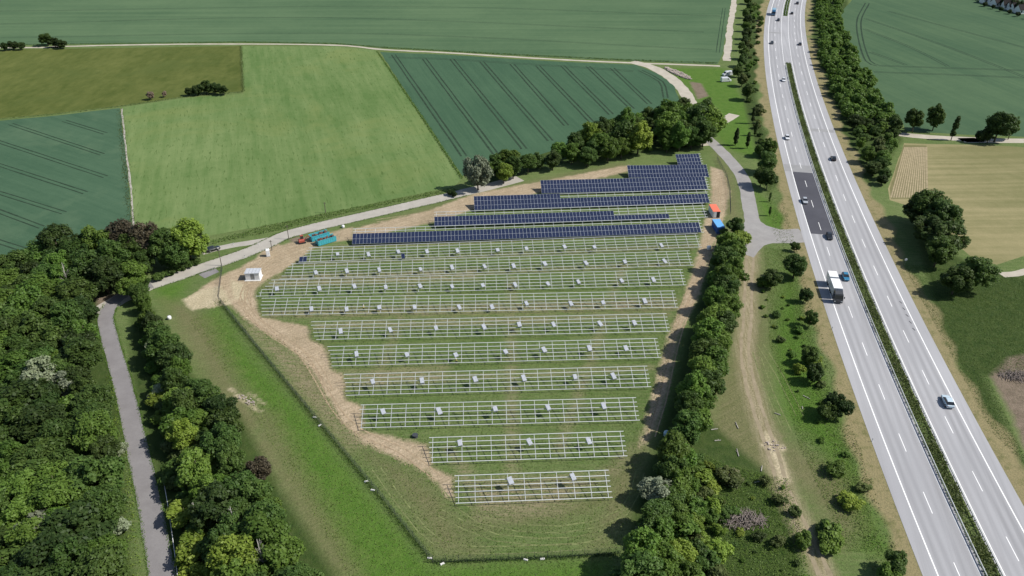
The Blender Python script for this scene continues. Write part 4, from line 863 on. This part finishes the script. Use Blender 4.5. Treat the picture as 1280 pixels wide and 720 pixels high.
MB().loft([[(2.7,-.4,1.0),(3.0,-.4,1.05),(3.1,-.4,.5),(2.75,-.4,.35)],[(2.7,.2,1.0),(3.0,.2,1.05),(3.1,.2,.5),(2.75,.2,.35)]]).build('bucket', M['grey'], e)
# ------------------------------------------------------------------ road vehicles
wheel_me = MB().tube((0, -.11, 0), (0, .11, 0), .33, n=14).mesh('tyre', M['tyre'], bevel=.02); rim_me = MB().tube((0, -.125, 0), (0, .125, 0), .2, n=10).mesh('rim', M['rim'])
def slab(q, t_):      # quad with a thickness towards -normal
    a, b, c_, d_ = [Vector(p) for p in q]; n_ = (b-a).cross(c_-a).normalized()*t_
    return [a, b, c_, d_, a-n_, b-n_, c_-n_, d_-n_], [(0,1,2,3),(7,6,5,4),(0,4,5,1),(1,5,6,2),(2,6,7,3),(3,7,4,0)]
def car_paint(name, col):
    t = NT(name); n = t.noise(2, 3); t.b.inputs['Coat Weight'].default_value = .6; t.b.inputs['Coat Roughness'].default_value = .08
    return t.out(t.mix(n, tuple(x*.94 for x in col), col), .35, .15, .5)
PAINT = {'black': car_paint('black_car_paint', (.014, .015, .017)), 'white': car_paint('white_car_paint', (.75, .76, .77)), 'silver': car_paint('silver_car_paint', (.42, .44, .46)), 'blue': car_paint('blue_car_paint', (.03, .19, .33)), 'grey': car_paint('dark_grey_car_paint', (.05, .055, .06)), 'lightblue': car_paint('pale_blue_car_paint', (.55, .66, .72)), 'truckblue': car_paint('truck_blue_paint', (.03, .13, .25))}
CARM = {}
def car_meshes(col):
    if col in CARM: return CARM[col]
    st = [(-2.16,.66,.48,.78),(-2.08,.80,.34,.90),(-1.5,.87,.24,.95),(-.4,.895,.22,.94),(.9,.89,.22,.90),(1.6,.86,.24,.80),(2.02,.76,.30,.68),(2.16,.58,.40,.58)]
    rings = [[(x, -w_*.9, zb), (x, w_*.9, zb), (x, w_, zb+.14), (x, w_, zt-.16), (x, w_*.86, zt), (x, -w_*.86, zt), (x, -w_, zt-.16), (x, -w_, zb+.14)] for x, w_, zb, zt in st]
    body = MB().loft(rings).mesh('body', PAINT[col])
    b = [(-1.85,.76,.945),(.98,.76,.895)]; tp = [(-1.28,.60,1.42),(.18,.60,1.44)]
    roof = MB().loft([[(-1.3,-.62,1.40),(.2,-.62,1.42),(.2,.62,1.42),(-1.3,.62,1.40)],[(-1.15,-.52,1.465),(.05,-.52,1.475),(.05,.52,1.475),(-1.15,.52,1.465)]]).mesh('roof', PAINT[col])
    ws = MB().add(*slab([(.98,-.74,.90),(.98,.74,.90),(.2,.60,1.415),(.2,-.60,1.415)], .03)).mesh('windscreen', M['glass'])
    rw = MB().add(*slab([(-1.85,.74,.945),(-1.85,-.74,.945),(-1.3,-.60,1.40),(-1.3,.60,1.40)], .03)).mesh('rear_window', M['glass'])
    sw = [MB().add(*slab([(-1.8,s*.77,.94),(.94,s*.77,.90),(.18,s*.62,1.41),(-1.28,s*.62,1.40)][::s], .03)).mesh('side_window', M['glass']) for s in (1, -1)]
    hl = [bx(1.98, 2.09, s*.52-.15, s*.52+.15, .54, .66).mesh('headlight', M['lamp']) for s in (-1, 1)]; tl = [bx(-2.16, -2.08, s*.58-.13, s*.58+.13, .62, .76).mesh('tail_light', M['redlamp']) for s in (-1, 1)]
    mi = [bx(.62, .80, s*.98-.09, s*.98+.09, .92, 1.04).mesh('mirror', PAINT[col]) for s in (-1, 1)]
    CARM[col] = (body, roof, ws, rw, sw, hl, tl, mi); return CARM[col]
def wheels(e, spots, sc=1.0):
    for a, b in spots: w_ = link('wheel', wheel_me, e, (a, b, .33*sc), (0, 0, 0), (sc, 1, sc)); link('rim', rim_me, w_)
def car(x, y, rz, col, label, sc=1.0, name='car'):
    e = link(name, None, None, (x, y, .042), (0, 0, rz), (sc, sc, sc)); tag(e, label, 'car', 'cars')
    body, roof, ws, rw, sw, hl, tl, mi = car_meshes(col)
    link('body', body, e); link('roof', roof, e); link('windscreen', ws, e); link('rear_window', rw, e)
    for m in sw: link('side_window', m, e)
    for m in hl: link('headlight', m, e)
    for m in tl: link('tail_light', m, e)
    for m in mi: link('mirror', m, e)
    wheels(e, ((1.3, .80), (1.3, -.80), (-1.35, .80), (-1.35, -.80)))
def hwcar(u, v, col, label, toward, sc=1.0):
    x, y = G(u, v, .5); r = hw_heading(y) + (math.pi if toward else 0); car(x, y, r, col, label, sc)
hwcar(1057, 346, 'blue', 'blue car overtaking the white truck on the motorway', True); hwcar(1036.7, 295.5, 'black', 'black car leaving the dark asphalt patch', True)
hwcar(1006, 251, 'silver', 'silver car on the dark asphalt patch', True); hwcar(984, 172, 'white', 'white car on the left carriageway above the asphalt patch', True)
hwcar(979.5, 100, 'white', 'white car near the median on the far left carriageway', True); hwcar(965, 53.5, 'grey', 'dark grey car in the slow lane far up the left carriageway', True)
hwcar(973, 25, 'black', 'black car behind the blue truck at the far end', True); hwcar(1184.5, 502, 'lightblue', 'pale white car alone on the near right carriageway', False, 1.08)
hwcar(1041.7, 198, 'black', 'black car on the right carriageway below the repair joint', False); hwcar(1000, 55, 'grey', 'dark grey car on the far right carriageway', False)
hwcar(990, 16.5, 'black', 'black car in the fast lane at the far end of the right carriageway', False); hwcar(996.7, 4, 'grey', 'dark car at the very top of the right carriageway', False, 1.15)
x, y = G(267, 313); car(x, y, heading_px((262,315), (275,311)), 'black', 'black car parked on the driveway by the roadside trees')
def truck(u, v, label, cabcol, boxm, lens, toward):
    x, y = G(u, v); r = hw_heading(y) + (math.pi if toward else 0); e = link('truck', None, None, (x, y, .042), (0, 0, r)); tag(e, label, 'truck', 'trucks')
    def P(b, n, m, par=e, bv=0): return b.build(n, m, par, bevel=bv)
    # cab, front at x = 0
    P(MB().loft([[(0,-1.2,.45),(0,1.2,.45),(-2.1,1.22,.45),(-2.1,-1.22,.45)],[(.02,-1.22,1.5),(.02,1.22,1.5),(-2.1,1.24,1.5),(-2.1,-1.24,1.5)],[(-.28,-1.15,2.75),(-.28,1.15,2.75),(-2.1,1.2,2.85),(-2.1,-1.2,2.85)]]), 'cab', PAINT[cabcol])
    P(MB().loft([[(-.5,-1.1,2.853),(-.5,1.1,2.853),(-2.08,1.15,2.853),(-2.08,-1.15,2.853)],[(-1.3,-1.0,3.35),(-1.3,1.0,3.35),(-2.08,1.1,3.45),(-2.08,-1.1,3.45)]]), 'roof_deflector', PAINT[cabcol])
    P(MB().add(*slab([(.045,-1.08,1.55),(.045,1.08,1.55),(-.24,1.02,2.6),(-.24,-1.02,2.6)], .02)), 'windscreen', M['glass'])
    for s in (-1, 1): P(MB().add(*slab([(-.25,s*1.255,1.6),(-1.2,s*1.262,1.6),(-1.2,s*1.23,2.55),(-.45,s*1.21,2.55)][::s], .015)), 'side_window', M['glass']); P(bx(.0, .06, s*.9-.2, s*.9+.2, .7, .9), 'headlight', M['lamp']); P(bx(-.25, -.05, s*1.45-.1, s*1.45+.1, 1.7, 2.3), 'mirror', M['black'])
    P(bx(-.1, .08, -1.2, 1.2, .3, .6), 'bumper', M['dgrey'])
    xs = -2.6
    for k, L in enumerate(lens):
        P(bx(xs-L, xs, -1.25, 1.25, 1.15, 3.55), 'cargo_box' if k == 0 else 'trailer_box', boxm, e, .04); P(bx(xs-L+.2, xs-.2, -.5, .5, .75, 1.147), 'chassis', M['dgrey'])
        wheels(e, [(xs-L+a, s*1.05) for a in ((1.2, 2.4) if L > 5 else (L/2-.6, L/2+.6)) for s in (-1, 1)], 1.5)
        if k+1 < len(lens): P(bx(xs-L-.9, xs-L, -.1, .1, .8, .95), 'drawbar', M['grey'])
        xs -= L + .9
    wheels(e, [(-1.3, 1.05), (-1.3, -1.05)], 1.5)
truck(1047, 380, 'white box truck with dark cab and short white trailer on the motorway', 'grey', M['white'], (5.6, 3.5), True)
truck(966.5, 20, 'blue truck at the far top of the left carriageway', 'truckblue', car_paint('pale_blue_tarpaulin', (.25, .42, .52)), (6.5,), True)
def van(u, v, rz, label):
    x, y = G(u, v); e = empty('van', (x, y, .0), rz, label, 'van', 'white vans by the gravel lane')
    st = [(-2.6,.92,.35,2.25),(-2.5,.97,.3,2.35),(.9,.97,.3,2.35),(1.35,.96,.3,2.1),(2.0,.95,.3,1.35),(2.6,.9,.32,1.1),(2.75,.8,.4,.9)]
    MB().loft([[(a,-w_,zb),(a,w_,zb),(a,w_,zt-.35),(a,w_*.88,zt),(a,-w_*.88,zt),(a,-w_,zt-.35)] for a, w_, zb, zt in st]).build('body', PAINT['white'], e)
    MB().add(*slab([(2.03,-.78,1.38),(2.03,.78,1.38),(1.42,.76,2.08),(1.42,-.76,2.08)], .02)).build('windscreen', M['glass'], e)
    for s in (-1, 1): bx(.5, 1.3, s*.975-.005, s*.975+.005, 1.3, 1.85).build('side_window', M['glass'], e); bx(2.66, 2.76, s*.6-.14, s*.6+.14, .7, .86).build('headlight', M['lamp'], e)
    wheels(e, ((1.7, .85), (1.7, -.85), (-1.6, .85), (-1.6, -.85)))
van(909, 94.5, rad(200), 'upper of two white vans parked by the gravel lane'); van(907, 102, rad(12), 'lower of two white vans parked by the gravel lane')
# ------------------------------------------------------------------ heaps, logs and odds and ends
def stones(n, spread, size, seed):
    g_ = random.Random(seed); m = MB()
    for k in range(n):
        cx, cy = spread(g_); r = g_.uniform(*size); vs = [(cx + r*g_.uniform(.6, 1)*math.cos(a), cy + r*g_.uniform(.6, 1)*math.sin(a), z) for z, rr in ((0, 1), (r*g_.uniform(.5, 1.1), .6)) for a in (0, 1.26, 2.5, 3.77, 5.0)]
        m.add(vs, [(0,1,6,5),(1,2,7,6),(2,3,8,7),(3,4,9,8),(4,0,5,9),(5,6,7,8,9),(4,3,2,1,0)])
    return m
a, b = G(830,84), G(863,99); r = math.atan2(b[1]-a[1], b[0]-a[0]); L = math.hypot(b[0]-a[0], b[1]-a[1])
def heap_px(name, u, v, lx, ly, rz, n, size, mat, label, cat, seed, kind='stuff'):
    def sp(g_): q = g_.uniform(0, 6.28); rr = math.sqrt(g_.random()); return lx*rr*math.cos(q), ly*rr*math.sin(q)
    o = stones(n, sp, size, seed).build(name, mat, None, (*G(u, v), 0), (0, 0, rz)); tag(o, label, cat, None, kind)
heap_px('rubble_heap', 847, 92, L/2, 2.4, r, 420, (.25, .75), M['stone'], 'long heap of pinkish pale rubble beside the gravel bend', 'rubble', 4)
heap_px('rock_scatter', 968, 558, 2.3, 1.8, 0, 34, (.08, .28), M['stone'], 'pale broken stones on the dirt track', 'stones', 5)
heap_px('rock_scatter', 308, 500, 3.2, .9, rad(-40), 50, (.08, .28), M['stone'], 'pale stones and sand spilled on the meadow', 'stones', 6)
def brush_pile(u, v, lx, ly, hh, n, label, seed):
    g_ = random.Random(seed); m = MB()
    for k in range(n):
        q = g_.uniform(0, 6.28); rr = math.sqrt(g_.random()); cx, cy = lx*rr*math.cos(q), ly*rr*math.sin(q); z_ = g_.uniform(.05, hh)*(1-rr*.6); a_ = g_.gauss(1.3, .5); l_ = g_.uniform(.6, 1.5); dz = g_.uniform(-.35, .35)
        m.tube((cx-math.cos(a_)*l_, cy-math.sin(a_)*l_, max(.03, z_-dz)), (cx+math.cos(a_)*l_, cy+math.sin(a_)*l_, max(.03, z_+dz)), g_.uniform(.03, .09), .02, 4)
    o = m.build('brush_pile', M['brush'], None, (*G(u, v), 0)); tag(o, label, 'brush pile')
brush_pile(912, 598, 1.5, 1.8, 1.3, 130, 'smaller reddish pile of cut brushwood at the scrub top', 1); brush_pile(928, 650, 4.4, 2.2, 1.3, 330, 'larger greyish pink pile of cut brushwood in the scrub', 2); brush_pile(1272, 470, 4.5, 2.0, .8, 200, 'pile of cut brushwood on the brown soil at the right edge', 3)
for k, (u, v, l_, a_) in enumerate(((893,537,1.6,.2),(897,551,1.4,.1),(921,532,2.2,1.6),(922,566,2.4,1.5),(972,518,1.4,-.6),(1008,497,1.8,-.8),(952,586,1.8,1.2),(947,603,1.4,.2),(1003,510,1.2,1.3))):
    o = MB().tube((-l_/2, 0, .12), (l_/2, 0, .12), .12, .08, 7).tube((0, 0, .14), (l_*.2, .35, .2), .04, .03, 5).build('cut_log', M['deadwood'], None, (*G(u, v), 0), (0, 0, a_)); tag(o, f'pale cut log on the dry grass by the dirt track, {ORD[k].replace("nearest","first")} of nine', 'log', 'cut logs by the dirt track')
def big_bag(u, v, sc, mat, label, rz=.3):
    e = link('big_bag', None, None, (*G(u, v), 0), (0, 0, rz), (sc, sc, sc)); tag(e, label, 'bag')
    MB().loft([[(math.cos(t_)*q, math.sin(t_)*q, z_) for t_ in [k*6.283/10 for k in range(10)]] for q, z_ in ((.42, 0), (.55, .2), (.56, .7), (.48, .92), (.25, 1.0))]).build('sack', mat, e, smooth=True); MB().tube((-.4,0,.85),(-.1,0,1.2),.03,n=5).tube((.4,0,.85),(.1,0,1.2),.03,n=5).build('loop', mat, e)
big_bag(212, 399, 1.0, M['white'], 'white bulk bag on the meadow right of the lane trees'); big_bag(833, 545, 1.3, car_paint('pale_blue_sheet', (.35, .50, .60)), 'pale blue bulk bag in the shade of the site tree row'); big_bag(886, 312, 1.3, M['offwhite'], 'whitish bulk bag in the tree shade below the blue container')
big_bag(429, 284.5, .9, M['offwhite'], 'pale bulk bag on the sand right of the teal skips')
x, y = G(519, 546); e = empty('cable_drum', (x, y, 0), .5, 'dark cable drum lying on the grass in front of the third rack row', 'cable drum'); MB().tube((0,0,.0),(0,0,.08),.65,n=20).build('flange', M['dgrey'], e); MB().tube((0,0,.08),(0,0,.55),.38,n=16).build('cable_coil', M['black'], e); MB().tube((0,0,.55),(0,0,.63),.65,n=20).build('flange', M['dgrey'], e)
R9, ox, oy, rz9, L9 = racks[9]; p = G(504, 320.5, 1.6); yl = -(p[0]-ox)*math.sin(rz9)+(p[1]-oy)*math.cos(rz9); s = yl/math.cos(TILT)
o = link('solar_module', mod_me, None, (p[0], p[1], ZB+s*math.sin(TILT)+.06), (TILT, 0, rz9+.1)); tag(o, 'single dark solar module laid on the farthest bare rack row', 'solar module')
# ------------------------------------------------------------------ dead trees
def dead_tree(u, v, h, seed, label):
    g_ = random.Random(seed); e = empty('dead_tree', (*G(u, v), 0), g_.uniform(0, 6), label, 'dead tree'); top = Vector((g_.uniform(-.6, .6), g_.uniform(-.6, .6), h)); MB().tube((0,0,0), top*.5, .2, .14).tube(top*.49, top, .14, .04).build('trunk', M['deadwood'], e, smooth=True)
    m = MB()
    for k in range(15):
        q = g_.uniform(.35, .95); a_ = g_.uniform(0, 6.28); l_ = (1.1-q)*h*.35; b0 = top*q; b1 = b0 + Vector((math.cos(a_)*l_*.6, math.sin(a_)*l_*.6, l_*.9)); m.tube(b0, b1, .055, .02, 5); b2 = b0.lerp(b1, .6); m.tube(b2, b2 + Vector((math.cos(a_+1)*l_*.4, math.sin(a_+1)*l_*.4, l_*.3)), .03, .012, 4)
    m.build('branches', M['deadwood'], e)
dead_tree(91, 376, 12, 1, 'bare grey dead tree standing in the wood near the lane bend'); dead_tree(252, 662, 8, 2, 'bare grey dead tree in the belt beside the lane railing'); dead_tree(297, 676, 9, 3, 'bare pale dead trunk in the middle of the tree belt'); dead_tree(334, 725, 11, 4, 'bare dead trunk at the bottom edge of the tree belt')
# pipe railing beside the narrow lane
P_ = GP([(203,590),(210,630),(216,670),(222,715),(228,770)]); e = empty('railing', (*P_[0], 0), 0, 'thin white pipe railing along the right side of the narrow lane', 'railing'); m = MB()
for a, b in zip(P_[:-1], P_[1:]): m.tube((a[0]-P_[0][0], a[1]-P_[0][1], .75), (b[0]-P_[0][0], b[1]-P_[0][1], .75), .06, n=6)
m.build('rail', M['white'], e)
rp_ = MB().tube((0,0,0),(0,0,.75),.04,n=6).mesh('rail_post', M['grey'])
for x, y in smooth_pts(P_, 2.5): link('rail_post', rp_, e, (x-P_[0][0], y-P_[0][1], 0))
# ------------------------------------------------------------------ far houses at the top right corner
for k, (u, v, wd, rz) in enumerate(((1229.5,1.5,8,.1),(1238,3.5,7,.0),(1244,5.5,7,.2),(1254,8.5,11,-.15),(1261,10.5,9,-.1),(1266.5,12,8,.1),(1274,14.5,7,.2))):
    x, y = G(u, v+3.2); lb = ('leftmost','second','third','fourth','fifth','sixth','rightmost')[k]
    e = empty('house', (x, y, 0), rz, f'white walled house with a dark roof, {lb} in the far village at top right', 'house', 'far village houses'); D_ = 5.5; h = 2.9; wd *= .8
    m = MB().box(0, wd, 0, D_, 0, h).add([(0,0,h),(0,D_,h),(0,D_/2,h+2.7),(wd,0,h),(wd,D_,h),(wd,D_/2,h+2.7)], [(0,2,1),(3,4,5)]); m.build('wall', M['white'], e)
    MB().add(*slab([(-.4,-.6,h-.25),(wd+.4,-.6,h-.25),(wd+.4,D_/2,h+2.95),(-.4,D_/2,h+2.95)], .15)).add(*slab([(wd+.4,D_+.6,h-.25),(-.4,D_+.6,h-.25),(-.4,D_/2,h+2.95),(wd+.4,D_/2,h+2.95)], .15)).build('roof', M['rooft'], e)
    for q in range(int(wd//2.6)): w_ = bx(.8+q*2.6, 1.9+q*2.6, -.03, -.002, 1.0, 2.3).build('window', M['glass'], e); bx(.7+q*2.6, 2.0+q*2.6, -.1, -.031, .9, .98).build('sill', M['cfoot'], w_)
    bx(wd*.7, wd*.7+.6, D_*.55, D_*.55+.6, h+1.8, h+3.6).build('chimney', M['rust'], e)
for k in range(12): tree_px(1226 + k*5.2, -1 + k*1.55 + (4.0 if k % 2 else -8), 3.4 if k % 2 else 8, 'dark', 'mid', f'dark garden tree among the far village houses, {ORD[k].replace("nearest","first")} from the left', 'garden trees of the far village', None, 1.2)
# ------------------------------------------------------------------ workers on the racks
def skin_mesh(name, verts, edges, radii, mat, parent):
    m = bpy.data.meshes.new(name); m.from_pydata(verts, edges, []); o = link(name, m, parent); m.materials.append(mat)
    md = o.modifiers.new('skin', 'SKIN'); o.modifiers.new('sub', 'SUBSURF').levels = 1
    lay = m.skin_vertices[0].data if m.skin_vertices else None
    if lay is None: return o
    for i, r in enumerate(radii): lay[i].radius = (r, r); lay[i].use_root = (i == 0)
    return o
def worker(u, v, rz, top, label):
    e = empty('person', (*G(u, v), 0), rz, label, 'person', 'workers on the site')
    V = [(0,0,.95),(0,0,1.2),(0,0,1.42),(0,.01,1.52),(0,.03,1.62),(0,.02,1.74)]; E = [(0,1),(1,2),(2,3),(3,4),(4,5)]; Rr = [.14,.14,.15,.055,.095,.085]
    def add(p, par, r): V.append(p); E.append((par, len(V)-1)); Rr.append(r); return len(V)-1
    for s in (-1, 1):
        k = add((s*.10,.02,.85), 0, .09); k = add((s*.12,.05,.48), k, .062); k = add((s*.13,-.02,.08), k, .042); add((s*.14,.14,.04), k, .038)
        k = add((s*.20,0,1.40), 2, .06); k = add((s*.27,.05,1.13), k, .045); k = add((s*.22,.28,1.02), k, .033); pm = add((s*.21,.35,1.01), k, .034)
        for q in range(4): f1 = add((s*(.21+.022*(q-1.5)),.42+(.01 if q in (1,2) else 0),1.0), pm, .009); add((s*(.21+.024*(q-1.5)),.45+(.012 if q in (1,2) else 0),.97), f1, .008)
        add((s*.165,.385,1.02), pm, .010)
    skin_mesh('body', V, E, Rr, M['skin'], e)
    skin_mesh('jacket', [(0,0,.92),(0,0,1.2),(0,0,1.43),(.21,0,1.41),(.275,.05,1.13),(.235,.22,1.04),(-.21,0,1.41),(-.275,.05,1.13),(-.235,.22,1.04)], [(0,1),(1,2),(2,3),(3,4),(4,5),(2,6),(6,7),(7,8)], [.165,.165,.165,.075,.06,.05,.075,.06,.05], top, e)
    skin_mesh('trousers', [(0,0,.98),(.1,.02,.85),(.12,.05,.48),(.13,-.02,.1),(-.1,.02,.85),(-.12,.05,.48),(-.13,-.02,.1)], [(0,1),(1,2),(2,3),(0,4),(4,5),(5,6)], [.16,.105,.08,.06,.105,.08,.06], M['trouser'], e)
    MB().loft([[(math.cos(t_)*q, .02+math.sin(t_)*q*1.1, z_) for t_ in [k*6.283/12 for k in range(12)]] for q, z_ in ((.15,1.70),(.125,1.71),(.12,1.78),(.08,1.85),(.02,1.87))]).build('helmet', M['white'], e, smooth=True)
worker(455, 388, 1.2, M['hivis'], 'worker in a pale yellow jacket between the purlins of the seventh rack row')
worker(570, 455, -.6, M['hivis'], 'worker in a yellow jacket beside the fifth rack row')

# ------------------------------------------------------------------ ragged margins, ruts and clods
def margin(px, n, half, leaf, hgt, mat, label, seed): cover('margin_grass', None, 0, leaf, hgt, mat, label, 'grass', seed, line_pts(px, n, half, seed))
margin([(0,56.2),(300,52.6),(420,54.6),(480,59.5),(640,68.5),(790,75.8),(897,79.6)], 5000, .5, .32, .5, 'deep', 'dark grass margin on the north side of the farm track', 31)
margin([(0,149),(75,142),(150,133),(232,121),(304,115),(301,58)], 2200, .5, .25, .3, 'herb', 'uncut grass margin around the olive meadow', 32)
margin([(471,64),(521,137),(578,224)], 2600, .35, .26, .35, 'mid', 'grass seam between the light and the blue green crop', 33)
margin([(150,136),(160,240),(166,284)], 1500, .8, .22, .35, 'herb', 'grass along the path at the light field edge', 34)
def off_line(px, o):
    P = smooth_pts(GP(px), 3); n = len(P); Q = []
    for i, (x, y) in enumerate(P):
        a = P[max(i-1, 0)]; b = P[min(i+1, n-1)]; L = math.hypot(b[0]-a[0], b[1]-a[1]) or 1; Q.append((x - o*(b[1]-a[1])/L, y + o*(b[0]-a[0])/L))
    return Q
def edge_pts(px, o, n, half, seed):
    g_ = np.random.default_rng(seed); P = np.array(off_line(px, o)); k = g_.integers(0, len(P)-1, n); q = g_.uniform(0, 1, (n, 1)); return P[k]*(1-q) + P[k+1]*q + g_.normal(0, half, (n, 2))
LANE_PX = [(140,380),(132,398),(139,430),(152,475),(165,530),(176,580),(187,630),(196,680),(205,730)]; ROAD_PX = [(186,357),(240,339),(260,332.5),(300,319),(325,309),(345,299.5),(360,293),(400,282.5),(440,273.2),(500,259.5),(560,245.5),(578,241)]
for k, (px, o, lab) in enumerate(((LANE_PX, 2.15, 'grass creeping over the left edge of the narrow lane'), (LANE_PX, -2.15, 'grass creeping over the right edge of the narrow lane'), (ROAD_PX, -2.95, 'grass creeping over the lower edge of the country road'), (ROAD_PX, 2.95, 'grass creeping over the upper edge of the country road'))):
    cover('edge_grass', None, 0, .13, .16, 'mid', lab, 'grass', 40+k, edge_pts(px, o, 2600, .22, 40+k))
M['rut'] = plain('damp_wheel_rut', (.31, .24, .155), .95, 0, .1, .3, .9)
M['grass_rut'] = plain('trodden_grass', (.150, .170, .070), .95, 0, .1, .4, .9)
for p, m_ in (([(350,310),(322,338),(304,368),(326,404),(372,436),(398,474),(420,512),(450,540),(500,562),(548,598)], 'rut'), ([(430,292),(380,306),(340,326),(312,352),(310,384)], 'rut'), ([(350,330),(318,352),(302,378),(340,418),(390,450),(412,490)], 'rut'),
              ([(905,222),(902,265),(886,318),(868,366),(850,410),(838,455),(828,500),(814,545)], 'rut'), ([(895,235),(893,275),(880,322),(860,370),(845,412)], 'rut'), ([(470,276),(560,262),(640,243),(720,228)], 'rut'),
              ([(560,612),(600,650),(700,662),(780,640),(800,590)], 'grass_rut'), ([(548,640),(620,672),(720,676),(770,660)], 'grass_rut'), ([(470,585),(510,640),(550,680),(620,688),(740,682)], 'grass_rut'),
              ([(1000,520),(975,470),(950,430)], 'grass_rut'), ([(985,540),(962,490),(945,440)], 'grass_rut')):
    tram(ground, p, .005, .15 if m_ == 'rut' else .12, .85, m_, .03)
g_ = random.Random(9); P_ = smooth_pts(GP([(300,392),(324,411),(360,433),(388,458),(410,494),(430,528),(454,551),(494,571),(536,592)]), 1.0); cl = MB()
def csp(gg): q = gg.choice(P_); return q[0]+gg.gauss(0, .8), q[1]+gg.gauss(0, .8)
o = stones(230, csp, (.06, .2), 12).build('earth_clods', plain('dug_earth', (.33, .26, .17), .95, 0, .1, .3, 1.5)); tag(o, 'clods of dug earth along the outer edge of the bare strip', 'earth', None, 'stuff')

# short grass blades over the site and the mown strip beside it
EARTH = GP([(330,300),(352,306),(440,284),(442,300),(400,304),(384,316),(372,326),(352,340),(330,352),(318,366),(326,396),(384,408),(388,424),(408,436),(414,462),(430,470),(432,498),(453,508),(454,538),(500,548),(536,556),(540,582),(565,596),(568,628),(558,620),(536,592),(494,572),(452,552),(428,528),(408,494),(386,458),(358,432),(322,411),(298,391),(280,374),(258,366),(236,372),(262,352),(300,334),(322,322)])
SITE = GP([(236,400),(262,380),(330,340),(440,300),(872,282),(850,400),(812,540),(775,690),(770,790),(470,790),(420,690),(330,540)])
def site_pts(n, seed):
    g_ = np.random.default_rng(seed); P = np.array(SITE); q = g_.uniform(P.min(0), P.max(0), (n*4, 2)); q = q[sd_poly(q[:, 0], q[:, 1], SITE) > 0]; return q[sd_poly(q[:, 0], q[:, 1], EARTH) < .3][:n]
cover('site_grass', None, 0, .13, .14, 'mid', 'short fresh grass over the whole solar site', 'grass', 61, site_pts(56000, 61))
cover('dry_grass', None, 0, .12, .16, 'herb', 'short dry grass stalks over the whole solar site', 'grass', 62, site_pts(40000, 62))
